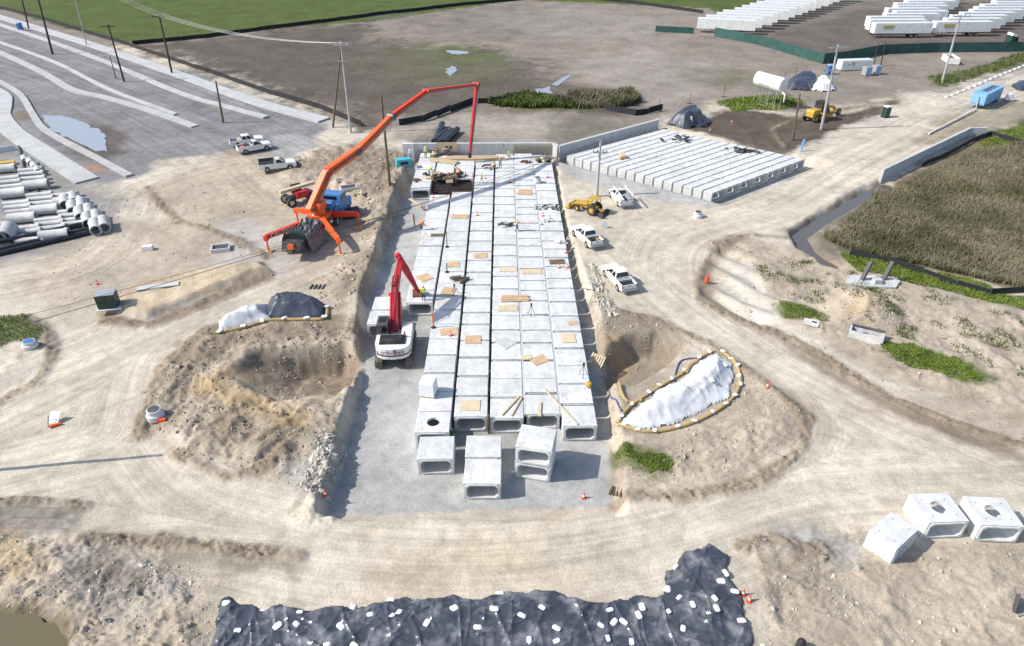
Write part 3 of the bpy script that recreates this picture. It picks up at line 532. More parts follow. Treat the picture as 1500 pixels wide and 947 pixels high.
# ------------------------------------------------------------------ precast box culvert segments
def box_mesh(L, W=2.2, Hh=1.3, hole=False, name='concrete_shell', shear=0.0):
    t = 0.17; ch = 0.2; e = 0.03; mb = MB()
    def octo(w, h0, h1, c): return [(-w + c, h0), (w - c, h0), (w, h0 + c), (w, h1 - c), (w - c, h1), (-w + c, h1), (-w, h1 - c), (-w, h0 + c)]
    o = octo(W / 2, 0, Hh, e); i = octo(W / 2 - t, t, Hh - t, ch); md = octo(W / 2 - t * 0.5, t * 0.5, Hh - t * 0.5, ch * 0.7)
    y0, y1 = -L / 2, L / 2
    loops = [(o, y0), (md, y0), (md, y0 - 0.05), (i, y0 - 0.05), (i, y1), (o, y1)]
    vs_ = [(x, y, z) for lp, y in loops for x, z in lp]; n = len(loops)
    fs = [(a * 8 + k, a * 8 + (k + 1) % 8, ((a + 1) % n) * 8 + (k + 1) % 8, ((a + 1) % n) * 8 + k) for a in range(n) for k in range(8)]
    mb.add(vs_, fs)
    for sx in (-1, 1):
        for sy in (-1, 1):
            cx, cy = sx * W * 0.3, sy * L * 0.28
            mb.add([(cx + 0.038 * math.cos(a * R(60)), cy + 0.038 * math.sin(a * R(60)), Hh + 0.003) for a in range(6)], [tuple(range(6))], 1)  # flat dark discs: shade of the lifting recesses put into colour
    mb.v = [(x, y + x * shear, z) for x, y, z in mb.v]
    me = mb.mesh(name, ['concrete', 'steel'])
    if hole:
        a = bpy.data.objects.new('tmp', me); C.objects.link(a)
        cb = MB(); cb.cyl((0, 0, Hh - 0.5), (0, 0, Hh + 0.3), 0.42, n=28); b2 = cb.build('tmpc', 'concrete')
        md_ = a.modifiers.new('b', 'BOOLEAN'); md_.operation = 'DIFFERENCE'; md_.object = b2; md_.solver = 'EXACT'
        dg = bpy.context.evaluated_depsgraph_get(); me = bpy.data.meshes.new_from_object(a.evaluated_get(dg)); me.name = name; me.set_sharp_from_angle(angle=R(30))
        bpy.data.objects.remove(a); bpy.data.objects.remove(b2)
    return me
_bm = {}
def segment(x, y, z, L, rz, label, group=None, hole=False):
    k = (round(L, 2), hole)
    if k not in _bm: _bm[k] = box_mesh(k[0], hole=hole)
    o = bpy.data.objects.new('culvert_segment', _bm[k]); C.objects.link(o); o.location = (x, y, z); o.rotation_euler = (0, 0, rz)
    return tag(o, label, 'culvert segment', group)
def ordinal(n): return '%d%s' % (n, 'th' if 10 <= n % 100 <= 20 else {1: 'st', 2: 'nd', 3: 'rd'}.get(n % 10, 'th'))
ZB = -1.0; DECK = 0.3
COLS = [  # x centre, y start, y end, share of wide joints, where it is
    (-9.5, 73.2, 84.5, 0.2, 'in short row beside rebar pit'), (-7.1, 48.6, 84.5, 0.08, 'row ending at the excavator'),
    (-4.7, 32.7, 84.5, 0.1, 'row with the manhole opening'), (-2.3, 34.2, 84.5, 0.85, 'row right of the wide dark gap'),
    (0.1, 34.0, 84.5, 0.7, 'middle row of the long deck'), (2.5, 34.4, 84.5, 0.9, 'row behind the stacked pair'), (4.85, 33.2, 84.5, 0.85, 'row along the open side trench')]
for ci, (cx, ya, yb, pg, where) in enumerate(COLS):
    y = ya; k = 0
    while y < yb - 0.6:
        L = 2.0 if random.random() < 0.72 else 1.5
        if ci in (1, 2) : L = 2.0
        if y + L > yb: L = 1.5
        if ci in (1, 2) and y + L > 73.4 and y < 76.4:
            y = 76.5; continue
        segment(cx + random.uniform(-0.012, 0.012), y + L / 2, ZB + random.uniform(0, 0.012), L, random.uniform(-0.003, 0.003),
                '%s concrete box from near end, %s' % (ordinal(k + 1), where) if not (ci == 2 and k == 0) else 'concrete box segment with round manhole opening ending its row on the gravel',
                'box culvert segments of the long deck', hole=(ci == 2 and k == 0))
        y += L + (random.uniform(0.19, 0.28) if random.random() < pg else 0.056); k += 1
_up = Vector((-U2.x, -U2.y)); _xp = Vector((_up.y, -_up.x)); _sg = 1 if N2.xy.dot(_xp) > 0 else -1
SK = box_mesh(1.04, W=2.42, shear=N2.xy.dot(_up) / N2.xy.dot(_xp))
for a in range(16):
    for b in range(7):
        p = O2 + U2 * (0.62 + a * 1.24) + N2 * (1.3 + b * 2.6)
        o = bpy.data.objects.new('culvert_segment', SK); C.objects.link(o); o.location = (p.x, p.y, ZB + random.uniform(0, 0.02)); o.rotation_euler = (0, 0, math.atan2(_up.y, _up.x) - R(90))
        tag(o, 'skewed culvert box, %s from the open ends, %s cell from the yellow tractor' % (ordinal(16 - a), ordinal(b + 1)), 'culvert segment', 'box culvert segments of the skewed culvert')
for x in (1.3, 3.68):
    g_ = MB(); g_.box((0, 0, 0), (0.17, 50.0, 0.2)); tag(g_.build('grout_joint', 'concrete2', None, (x, 59.4, DECK - 0.13)), 'grey grout filling the long joint %s' % ('beside the middle row' if x < 2 else 'beside the row along the side trench'), 'grout')
def loose(u, v, rz, label, z=ZB, L=2.0, hole=False, dz=0.0):
    p = P(u, v, z); return segment(p.x, p.y, (z if z == ZB else PG(u, v).z) + dz, L, rz, label, None, hole)
loose(641, 678, R(1), 'loose concrete box culvert segment standing in front of the manhole row')
q_ = P(709, 676, ZB); segment(q_.x, q_.y, ZB, 1.9, R(-1), 'loose concrete box segment half hidden behind another in front of the deck')
loose(708, 713, R(-1), 'loose concrete box segment standing foremost on the grey gravel')
q_ = P(784, 686, ZB); segment(q_.x, q_.y, ZB, 2.0, R(-13), 'lower concrete box segment of the stacked pair on the gravel'); segment(q_.x + 0.03, q_.y - 0.04, ZB + 1.302, 2.0, R(-12.5), 'upper concrete box segment of the stacked pair on the gravel')
q_ = P(560, 494, ZB); segment(q_.x, q_.y + 0.9, ZB, 2.0, 0, 'concrete box segment set down beside the excavator cab, opening towards the tracks'); segment(q_.x + 0.05, q_.y + 3.1, ZB, 2.0, 0, 'concrete box segment set down beside the excavator boom')
for (ea, eb, L, hl, lab) in [((1347, 791), (1412, 788), 2.0, True, 'concrete box with round top opening beside the tipped small segment'), ((1421, 794), (1492, 797), 2.0, True, 'concrete box with round top opening at the far end of the roadside three'),
                             ((1297, 836), (1343, 793), 1.5, False, 'shorter concrete box segment turned aslant at the end of the roadside three')]:
    a, b = PG(*ea), PG(*eb); t = Vector((b.x - a.x, b.y - a.y)).normalized(); n = Vector((-t.y, t.x)); c = (a + b) / 2 + Vector((n.x, n.y, 0)) * (L / 2 + 0.05)
    segment(c.x, c.y, hz(c.x, c.y), L, math.atan2(t.y, t.x), lab, None, hl)
# cast walls
def wall(name, label, pts, h, t, m='concrete2', z0=-1.0, cap=0.0):
    mb = MB()
    for a, b in zip(pts[:-1], pts[1:]): mb.bar((a[0], a[1], z0 + h / 2), (b[0], b[1], z0 + h / 2), t, h)
    o = thing(name, label, 'wall', (0, 0, 0)); mb.build('wall_panel', m, o)
    return o
w1 = wall('headwall', 'long grey cast concrete headwall across the far end of the deck', [(-12.0, 86.2), (6.4, 86.2)], 2.3, 0.4)
fm = MB()
for k in range(14): fm.box((1.2 + k * 0.37, 85.9, 0.5), (0.09, 0.14, 1.5))
fm.build('form_stud', 'pale_wood', w1)
mbp = MB(); mbp.box((-12.2, 85.6, 0.2), (1.4, 0.5, 2.6)); mbp.build('end_pier', 'concrete', w1)
e_ = P(955, 186, 1.2)
wall('wing_wall', 'angled grey concrete wing wall along the skewed culvert', [(6.4, 86.1), (7.0, 85.0), (21.8, 96.1)], 2.3, 0.4)
a_, b_ = P(1288, 266, -0.2), P(1416, 203, -0.2); c_ = P(1440, 203, -0.2)
wall('retaining_wall', 'long low grey retaining wall standing beside the reed marsh', [a_[:2], b_[:2], c_[:2]], 1.9, 0.35, 'concrete2', -0.6)

# ------------------------------------------------------------------ sheets, tarps, bags, wattles
def plastic(name, col, rough, dusty, amt):
    m = mat(name, col, rough, var=0.2, scale=1.2, bump=0.2, bscale=4, dirt=dusty, dirt_amt=amt, dscale=0.8); M[name] = m
plastic('black_sheet', (0.058, 0.066, 0.085), 0.25, (0.30, 0.30, 0.31), 0.85); plastic('white_sheet', (0.66, 0.67, 0.68), 0.45, (0.55, 0.53, 0.5), 0.3)
plastic('dark_tarp', (0.045, 0.055, 0.08), 0.42, (0.12, 0.125, 0.14), 0.4); plastic('grey_tarp', (0.12, 0.115, 0.12), 0.45, (0.25, 0.24, 0.23), 0.4)
def creases(X, Y, f, seed):
    out = np.zeros(X.shape); wp = fbm(X, Y, 0.22, 2, seed + 40) * 1.8
    for k in range(14):
        th = seed * 0.7 + k * 2.399; g = f * (0.55 + 0.22 * (k % 4)); c = math.pi * g * (X * math.cos(th) + Y * math.sin(th)) + wp * (1 + 0.3 * k)
        mk = ss(0.45, 0.72, vn(X * 0.45 + k * 9.1, Y * 0.45 - k * 4.7, seed + k)); out += mk * (1 - np.abs(np.sin(c))) ** (4 if k % 2 else 7) * (0.7 if k < 5 else 0.4)
    return out + 0.35 * fbm(X, Y, 0.3, 2, seed + 50)
def tarp(name, px, hgt, edge, m, label, step=0.12, fold=0.16, ff=0.9, rag=0.35, seed=1, prof=None, cat='tarp', aniso=None):
    poly = wpoly(px); a = np.array(poly); xs = np.arange(a[:, 0].min() - 1, a[:, 0].max() + 1, step); ys = np.arange(a[:, 1].min() - 1, a[:, 1].max() + 1, step)
    X, Y = np.meshgrid(xs, ys); sh = X.shape; X = X.ravel(); Y = Y.ravel()
    d = sdist(poly, X, Y) + rag * fbm(X, Y, 0.8, 3, seed)
    k = ss(0, edge, d)
    ax, ay = (X, Y) if aniso is None else (X * aniso[0] + Y * aniso[1], (-X * aniso[1] + Y * aniso[0]) * 0.35)
    wr = creases(X, Y, ff, seed)
    z = H(X, Y) + 0.03 + hgt * k * (1 + 0.25 * fbm(X, Y, 0.4, 3, seed + 2)) + fold * wr * (0.35 + 0.65 * k) + 0.10
    if prof is not None: z = z + prof(X, Y, d)
    z = np.where(d < 0.12, np.minimum(z, H(X, Y) + 0.03), z)
    ins = (d > 0).reshape(sh); idx = np.arange(X.size).reshape(sh)
    q = ins[:-1, :-1] & ins[1:, :-1] & ins[:-1, 1:] & ins[1:, 1:]
    fc = np.stack([idx[:-1, :-1][q], idx[:-1, 1:][q], idx[1:, 1:][q], idx[1:, :-1][q]], 1)
    used = np.unique(fc); rm = np.full(X.size, -1); rm[used] = np.arange(used.size); c0 = Vector((X[used].mean(), Y[used].mean(), 0))
    mb = MB(); mb.v = [(x - c0.x, y - c0.y, zz) for x, y, zz in zip(X[used], Y[used], z[used])]; mb.f = [tuple(r) for r in rm[fc]]; mb.m = [0] * len(mb.f)
    o = mb.build(name, m, None, c0, fix=False); tag(o, label, cat)
    lut = (X, Y, z, ins.ravel()); o_h[o.name] = lut; return o
o_h = {}
def on_tarp(o, x, y):
    X, Y, z, ins = o_h[o.name]; i = np.argmin((X - x) ** 2 + (Y - y) ** 2); return float(z[i])
# pillow-shaped sandbag
def bag_mesh():
    mb = MB(); n, m_ = 10, 6; vs_ = []
    for i in range(m_ + 1):
        ph = -math.pi / 2 + math.pi * i / m_
        for k in range(n):
            th = 2 * math.pi * k / n; ce = lambda c: math.copysign(abs(c) ** 0.55, c)
            vs_.append((0.26 * ce(math.cos(th)) * math.cos(ph) ** 0.5 if i not in (0, m_) else 0, 0.18 * ce(math.sin(th)) * math.cos(ph) ** 0.5 if i not in (0, m_) else 0, 0.065 * math.sin(ph) + 0.05))
    mb.add(vs_, [(i * n + k, i * n + (k + 1) % n, (i + 1) * n + (k + 1) % n, (i + 1) * n + k) for i in range(m_) for k in range(n)])
    return mb.mesh('sandbag', 'bag')
BAG = bag_mesh()
def bag(x, y, z, s, label, group):
    o = bpy.data.objects.new('sandbag', BAG); C.objects.link(o); o.location = (x, y, z); o.rotation_euler = (random.uniform(-.15, .15), random.uniform(-.15, .15), random.uniform(0, 6.28)); o.scale = (s, s * random.uniform(.8, 1.1), s)
    return tag(o, label, 'sandbag', group)
BLK = [(280, 1010), (318, 900), (322, 878), (370, 888), (480, 893), (560, 880), (700, 874), (760, 872), (785, 864), (830, 878), (900, 880), (968, 870), (972, 835), (1000, 806), (1040, 797), (1066, 815), (1072, 850), (1090, 880), (1098, 930), (1115, 1010)]
bp_ = tarp('plastic_sheet', BLK, 0.04, 0.5, 'black_sheet', 'wide wrinkled black plastic sheeting weighted with white sandbags along the haul road', step=0.065, fold=0.15, ff=0.9, rag=0.45, seed=301,
           prof=lambda X, Y, d: 0.18 * np.exp(-((Y - (20.3 + 0.5 * np.sin(X * 0.35))) / 0.55) ** 2) * ss(0, 1.5, d) + 0.15 * ss(8, 10, X) * ss(0, 1.5, d), aniso=(0.94, 0.34))
BAGPX = [(333, 884), (385, 893), (440, 896), (408, 917), (435, 914), (500, 918), (517, 887), (543, 902), (575, 905), (585, 899), (573, 878), (626, 914), (667, 893), (665, 891), (700, 919), (724, 895), (732, 867), (764, 902), (794, 891), (815, 920), (893, 893), (880, 915), (899, 911), (913, 911),
         (935, 901), (940, 890), (978, 895), (990, 828), (975, 860), (978, 862), (994, 876), (1000, 920), (925, 940), (890, 935), (815, 938), (775, 938), (520, 946), (480, 944), (350, 925), (1062, 840), (1055, 853), (1075, 868), (1044, 884), (1047, 898), (1013, 890), (1085, 910), (1118, 945)]
for u, v in BAGPX:
    p = PG(u, v + 4); inside = sdist(wpoly(BLK), np.array([p.x]), np.array([p.y]))[0] > 0.1
    z = on_tarp(bp_, p.x, p.y) if inside else p.z
    bag(p.x, p.y, z - 0.02, random.uniform(0.65, 0.9), 'white sandbag holding down the black plastic sheeting', 'sandbags on the black sheeting')
RT = [(908, 622), (925, 600), (960, 575), (1000, 552), (1030, 528), (1050, 519), (1072, 535), (1080, 556), (1070, 580), (1040, 600), (1000, 618), (950, 630)]
rt_ = tarp('tarp_pile', RT, 0.85, 2.2, 'white_sheet', 'stockpile under pale grey-white plastic ringed by straw wattles', fold=0.17, ff=0.9, seed=331)
LT1 = [(316, 490), (320, 474), (350, 458), (392, 447), (398, 470), (360, 480)]; LT2 = [(388, 470), (390, 448), (410, 440), (450, 438), (478, 446), (476, 466), (440, 468)]
lt1 = tarp('tarp_pile', LT1, 0.8, 1.0, 'white_sheet', 'white plastic covering the tapering end of the left stockpile', fold=0.15, seed=341, rag=0.15)
lt2 = tarp('tarp_pile', LT2, 1.1, 1.0, 'dark_tarp', 'dark tarpaulin covering the high end of the left stockpile', fold=0.15, seed=345, rag=0.15)
ft1 = tarp('tarp_pile', [(975, 183), (990, 172), (1020, 165), (1040, 180), (1035, 187), (1000, 190)], 1.5, 1.6, 'dark_tarp', 'dark blue tarp heap behind the skewed culvert', step=0.2, fold=0.2, seed=351)
ft2 = tarp('tarp_pile', [(1150, 122), (1165, 114), (1190, 114), (1200, 120), (1188, 134), (1155, 132)], 1.2, 1.4, 'dark_tarp', 'dark tarpaulin heap beside the tank on legs', step=0.25, fold=0.2, seed=361)
ft3 = tarp('tarp_pile', [(1186, 133), (1195, 116), (1215, 116), (1226, 134), (1205, 136)], 0.9, 1.2, 'white_sheet', 'pale plastic heap next to the dark tarpaulin heap', step=0.25, fold=0.25, seed=371)
tarp('tarp_pile', [(1478, 125), (1500, 117), (1540, 120), (1540, 135), (1490, 134)], 0.6, 1.5, 'dark_tarp', 'dark blue tarp lying beyond the blue tank by the road', step=0.25, seed=381)
def wattle(px, r, label, on=None, m='wattle', name='straw_wattle', cat='wattle', group=None, lift=0.0, n=8):
    ln = smooth_line([tuple(P(u, v)[:2]) for u, v in px], 8); pts = [Vector((x, y, hz(x, y) + r * 0.8 + lift)) for x, y in ln]; c = pts[0].copy()
    mb = MB(); mb.tube([p - c for p in pts], r, n); o = mb.build(name, m, None, c); return tag(o, label, cat, group), ln
w_, l1 = wattle([(905, 624), (945, 634), (1000, 626), (1045, 606), (1075, 582), (1084, 556), (1076, 534), (1055, 516)], 0.12, 'straw wattle round the outer edge of the pale covered stockpile')
w_, l2 = wattle([(905, 622), (922, 598), (955, 575), (975, 563), (1000, 548), (1028, 524), (1045, 516)], 0.11, 'straw wattle along the inner edge of the pale covered stockpile')
for ln, n in ((l1, 13), (l2, 8)):
    for k in range(n):
        x, y = ln[int((k + 0.5) * len(ln) / n)]; bag(x + random.uniform(-.1, .1), y, hz(x, y) + 0.17, 0.75, 'white sandbag on the wattles round the pale stockpile', 'sandbags on the wattles')
for k in range(7):
    p = P(960 + k * 16 + random.uniform(-6, 6), 605 - k * 9 + random.uniform(-14, 14)); bag(p.x, p.y, on_tarp(rt_, p.x, p.y), 0.9, 'white sandbag lying on the pale covered stockpile', 'sandbags on the pale stockpile')
w_, l3 = wattle([(316, 492), (358, 484), (395, 472), (440, 470), (476, 468), (479, 450)], 0.14, 'straw wattle along the front of the left stockpile')
for k in range(7):
    x, y = l3[int((k + 0.5) * len(l3) / 7)]; bag(x, y, hz(x, y) + 0.22, 1.0, 'white sandbag on the wattle of the left stockpile', 'sandbags on the left wattle')
wattle([(935, 585), (960, 577), (985, 566), (990, 545), (1000, 528), (1035, 525)], 0.05, 'dark blue hose looping beside the pale stockpile', m='hose', name='hose', cat='hose', lift=0.02)
wattle([(893, 562), (897, 580), (910, 605)], 0.06, 'blue hose lying along the edge of the side trench', m='hose', name='hose', cat='hose', lift=0.02)
wattle([(906, 562), (910, 578), (918, 590), (940, 588)], 0.11, 'short curved straw wattle beside the hose', lift=0.0)
wattle([(1005, 548), (1012, 538), (1020, 534)], 0.14, 'short straw wattle piece beside the long hose', lift=0.1)
M['faint_mark'] = mat('worn_dark_mark', (0.22, 0.22, 0.24), 0.7)
M['maroon'] = mat('maroon_lettering', (0.10, 0.012, 0.03), 0.5)
# ------------------------------------------------------------------ vehicles
def wheel(parent, x, y, r, w, rim='rim', name='wheel'):
    s = 1 if x > 0 else -1
    mb = MB(); mb.tube([(x - w / 2, y, r), (x - w * 0.36, y, r), (x + w * 0.36, y, r), (x + w / 2, y, r)], r, 18)
    k = 18
    for i in (0, 3):
        for j in range(k):
            vx, vy, vz = mb.v[i * k + j]; mb.v[i * k + j] = (vx, y + (vy - y) * 0.9, r + (vz - r) * 0.9)
    t = mb.build(name, 'tyre', parent)
    m2 = MB(); m2.cyl((x + s * w * 0.30, y, r), (x + s * (w / 2 + 0.012), y, r), r * 0.60, r * 0.5, 14); m2.build('rim', rim, t)
def pickup(label, a, b, cab='crew', cargo=None, rack=None, group='white pickup trucks on the site', z=None):
    """a, b: ground points under the tail and the nose"""
    o = thing('pickup_truck', label, 'pickup truck', (a + b) / 2, heading(a, b), group)
    o.location.z = hz(o.location.x, o.location.y) + 0.03 if z is None else z
    o.scale = (0.74, 0.74, 0.74); L = 2.9; fr, rr, wr = 1.85, -1.75, 0.40
    def arch(yc): return [(yc + 0.5 * math.cos(t), 0.42 + 0.5 * math.sin(t)) for t in [math.pi * k / 8 for k in range(8, -1, -1)]]
    low = [(-L, 0.5)] + arch(rr) + arch(fr) + [(L - 0.1, 0.42), (L, 0.55), (L, 0.92), (-L, 0.92)]
    mb = MB(); mb.prism(low, -0.97, 0.97)
    cb = -1.05 if cab == 'crew' else -0.45
    mb.prism([(cb, 0.9), (L - 0.02, 0.9), (L - 0.08, 1.06), (L - 0.5, 1.15), (1.25, 1.24), (cb, 1.27)], -0.955, 0.955)       # bonnet and doors
    for s in (-1, 1): mb.box((s * 0.93, (cb - L) / 2, 1.09), (0.09, cb + L, 0.42))
    mb.box((0, cb - 0.04, 1.1), (1.8, 0.07, 0.38))
    mb.build('body', 'white', o)
    m2 = MB(); m2.box((0, (cb - L) / 2, 0.93), (1.76, cb + L - 0.12, 0.03)); m2.build('bed_floor', 'black', o)
    tg = MB(); tg.box((0, -L + 0.02, 1.06), (1.72, 0.07, 0.44)); t_ = tg.build('tailgate', 'white', o)
    h_ = MB(); h_.box((0, -L - 0.022, 1.12), (0.26, 0.02, 0.09)); h_.build('handle', 'black', t_)
    y0, y1, z0, z1 = cb, 1.28, 1.25, 1.86; ty0, ty1 = cb + 0.2, 0.42; wb, wt = 0.93, 0.74
    g = MB(); q = [(-wb, y0, z0), (wb, y0, z0), (wb, y1, z0), (-wb, y1, z0), (-wt, ty0, z1), (wt, ty0, z1), (wt, ty1, z1), (-wt, ty1, z1)]
    g.add(q, [(3, 2, 1, 0), (4, 5, 6, 7), (0, 1, 5, 4), (1, 2, 6, 5), (2, 3, 7, 6), (3, 0, 4, 7)]); g.build('cab', 'white', o)
    def pane(name, c4, off):
        c4 = [Vector(p) for p in c4]; c = sum(c4, Vector()) / 4; n = (c4[1] - c4[0]).cross(c4[3] - c4[0]).normalized()
        if n.dot(Vector(off)) < 0: n = -n
        pts = [c + (p - c) * 0.86 + n * 0.012 for p in c4] + [c + (p - c) * 0.88 - n * 0.02 for p in c4]
        mb = MB(); mb.add(pts, [(0, 1, 2, 3), (0, 4, 5, 1), (1, 5, 6, 2), (2, 6, 7, 3), (3, 7, 4, 0)]); mb.build(name, 'glass', o)
    V = [Vector(p) for p in q]
    pane('windshield', (V[3], V[2], V[6], V[7]), (0, 1, 0)); pane('rear_window', (V[0], V[1], V[5], V[4]), (0, -1, 0))
    for s, (i, j, k, l) in ((1, (1, 2, 6, 5)), (-1, (0, 3, 7, 4))):
        def lerp(A, B, t): return A + (B - A) * t
        cuts = [0.06, 0.50, 0.97] if cab == 'crew' else [0.1, 0.95]
        for c0, c1 in zip(cuts[:-1], cuts[1:]): pane('side_window', (lerp(V[i], V[j], c0), lerp(V[i], V[j], c1), lerp(V[l], V[k], c1), lerp(V[l], V[k], c0)), (s, 0, 0))
        mm = MB(); mm.box((s * 1.06, 0.95, 1.33), (0.18, 0.08, 0.2)); mm.build('mirror', 'black', o)
        hl = MB(); hl.box((s * 0.72, L - 0.02, 0.86), (0.42, 0.08, 0.2)); hl.build('headlight', 'lsteel', o)
        tl = MB(); tl.box((s * 0.9, -L - 0.005, 1.08), (0.13, 0.05, 0.34)); tl.build('tail_light', 'red', o)
        for y in (fr, rr): wheel(o, s * 0.86, y, wr, 0.27)
    bm_ = MB(); bm_.box((0, -L - 0.08, 0.62), (1.9, 0.16, 0.2)); bm_.build('rear_bumper', 'lsteel', o)
    bm_ = MB(); bm_.box((0, L + 0.04, 0.6), (1.9, 0.14, 0.24)); bm_.box((0, L + 0.005, 0.86), (0.95, 0.05, 0.2)); bm_.build('front_bumper', 'black', o)
    if cargo:
        for k, (x, y, sx, sy, sz, m) in enumerate(cargo):
            c_ = MB(); c_.box((x, y, 0.95 + sz / 2), (sx, sy, sz)); c_.build('toolbox' if k == 0 else 'load', m, o)
    if rack:
        rk = MB()
        for s in (-1, 1):
            for y in (cb - 0.15, -L + 0.2): rk.bar((s * 0.9, y, 1.25), (s * 0.86, y, 2.05), 0.09, 0.09)
            rk.bar((s * 0.86, -L - 0.1, 2.08), (s * 0.86, 0.9, 2.08), 0.12, 0.14)
        for y in (cb - 0.15, -L + 0.2): rk.bar((-0.86, y, 2.04), (0.86, y, 2.04), 0.07, 0.07)
        rk.build('ladder_rack', rack, o)
    return o
pickup('white crew cab pickup standing alone between the deck and the haul road bend', PG(921, 432), PG(890, 398), cargo=[(0, -1.55, 1.6, 0.5, 0.36, 'lsteel'), (0, -2.2, 1.6, 0.7, 0.12, 'black')])
pickup('white pickup with tools in its bed beside the a-frame sign', PG(873, 366), PG(845, 341), cargo=[(0, -1.45, 1.6, 0.5, 0.4, 'lsteel'), (-0.4, -2.2, 0.6, 0.8, 0.45, 'black'), (0.4, -2.3, 0.5, 0.4, 0.3, 'yellow')])
pickup('white utility truck with tall white ladder rack beside the yellow tractor', PG(919, 309), PG(897, 283), 'regular', cargo=[(-0.55, -1.6, 0.45, 2.2, 0.5, 'white'), (0.55, -1.6, 0.45, 2.2, 0.5, 'lsteel'), (0, -2.0, 0.5, 0.8, 0.3, 'black')], rack='white')
pickup('white pickup hidden partly behind another on the paved lot', PG(340, 216), PG(386, 210), 'crew', cargo=[(0, -1.4, 1.5, 0.4, 0.3, 'wood')])
pickup('white pickup loaded with tools in front of its twin on the paved lot', PG(350, 226), PG(397, 217), 'regular', cargo=[(0, -1.2, 1.6, 0.5, 0.4, 'black'), (0.3, -2.1, 0.7, 0.6, 0.3, 'cone')])
pickup('white work truck with dark side boards beside the rubble bank', PG(385, 253), PG(431, 243), 'regular', cargo=[(0.86, -1.7, 0.06, 2.4, 0.8, 'steel'), (-0.2, -1.5, 1.2, 1.6, 0.35, 'black'), (-0.86, -1.7, 0.06, 2.4, 0.8, 'steel')])

def strut(mb, a, b, r, mi=0): mb.cyl(a, b, r, n=8, mi=mi)
# ---- excavator
p = P(580, 523, ZB); ex = thing('excavator', 'tracked excavator with red boom and white body on the gravel bed', 'excavator', (p.x, p.y + 0.5, ZB), R(2)); ex.scale = (0.9, 0.9, 0.9)
for s in (-1, 1):
    t = MB(); prof = []
    for k in range(9): a = R(90) + math.pi * k / 8; prof.append((-1.85 + 0.46 * math.cos(a), 0.48 + 0.46 * math.sin(a)))
    for k in range(9): a = R(-90) + math.pi * k / 8; prof.append((1.85 + 0.46 * math.cos(a), 0.48 + 0.46 * math.sin(a)))
    t.prism(prof, s * 1.25 - 0.3, s * 1.25 + 0.3)
    tr = t.build('track', 'track', ex)
    sh = MB()
    for k in range(24):
        sh.box((s * 1.25, -1.9 + k * 0.165, 0.955), (0.64, 0.11, 0.05)); 
    for yy_, dy in ((-2.33, -1), (2.33, 1)):
        for k in range(4): sh.box((s * 1.25, yy_ - dy * 0.02 * k, 0.2 + k * 0.18), (0.64, 0.06, 0.11))
    sh.build('track_shoe', 'track', tr)
cbm = MB(); cbm.box((0, 0, 0.75), (1.9, 1.6, 0.5)); cbm.cyl((0, 0, 0.95), (0, 0, 1.15), 0.7, n=20); cbm.build('undercarriage', 'steel', ex)
hb = MB(); outline = [(-1.45, 1.5), (-1.45, -1.6), (-1.3, -2.1), (-0.8, -2.45), (0, -2.55), (0.8, -2.45), (1.3, -2.1), (1.45, -1.6), (1.45, 1.5)]
hb.flat(outline, 1.15, 1.40); hb.flat([(x, min(y, -0.3)) for x, y in outline], 1.40, 2.15); hb.box((1.0, 0.6, 1.75), (0.85, 1.7, 0.7))
house = hb.build('house', 'white', ex)
eh = MB(); eh.box((-0.05, -1.15, 2.2), (2.1, 1.3, 0.14)); eh.box((-0.05, -1.15, 2.29), (1.7, 1.0, 0.08)); eh.build('engine_hood', 'black', house)
ex_ = MB(); ex_.cyl((0.95, -0.7, 2.15), (0.95, -0.7, 2.65), 0.07); ex_.build('exhaust', 'steel', house)
st_ = MB(); st_.flat([(x * 1.004, y * 1.004) for x, y in outline if y < 0] , 1.42, 1.56); st_.build('stripe', 'rust', house)
text('Link-Belt', 0.64, Matrix.Translation((-0.05, -2.575, 1.86)) @ Matrix.Rotation(R(90), 4, 'X'), 'maroon', house)
cabm = MB(); cabm.prism([(-0.25, 1.4), (1.55, 1.4), (1.6, 2.1), (1.35, 3.0), (-0.2, 3.05), (-0.25, 2.2)], -1.42, -0.5); cabx = cabm.build('cab', 'steel', ex)
for nm, c, d in (('side_window', (-1.425, 0.65, 2.45), (0.03, 1.2, 0.85)), ('rear_window', (-0.96, -0.24, 2.6), (0.7, 0.05, 0.6)), ('roof_window', (-0.96, 0.6, 3.035), (0.6, 0.8, 0.03)), ('side_window', (-0.495, 0.65, 2.45), (0.03, 1.2, 0.85)), ('windshield', (-0.96, 1.52, 2.4), (0.8, 0.06, 0.9))):
    w_ = MB(); w_.box(c, d); w_.build(nm, 'glass', cabx)
# boom foot, knee, tip, stick end in local metres
A0, A1, A2 = Vector((-0.1, 0.7, 1.75)), Vector((0.0, 3.3, 4.6)), Vector((0.25, 6.3, 5.75))
q = P(612, 424, 0.9); loc = Matrix.Rotation(-R(2), 4, 'Z') @ ((Vector((q.x, q.y, 0.9)) - ex.location) / 0.9); A3 = Vector((loc.x, loc.y, 1.85))
bo = MB(); bo.bar(A0, A1, 0.62, 0.62, w2=0.55, h2=0.85); bo.bar(A1, A2, 0.55, 0.85, w2=0.38, h2=0.42); boom = bo.build('boom', 'red', ex)
hc = MB()
for s in (-1, 1): hc.cyl(A0 + Vector((s * 0.42, 0.55, -0.25)), A1 + Vector((s * 0.36, -0.3, -0.25)), 0.10)
hc.cyl(A1 + Vector((0, -0.2, 0.62)), A2 + Vector((0, -0.4, 0.55)), 0.10); hc.build('hydraulic_cylinder', 'red', boom)
hs = MB()
for s in (-0.2, 0.2): hs.tube([A0 + Vector((s, -0.2, 0.5)), A0 + Vector((s, 0.5, 1.3)), A1 + Vector((s, -0.4, 0.62)), A1 + Vector((s, 0.8, 0.75))], 0.035, 6)
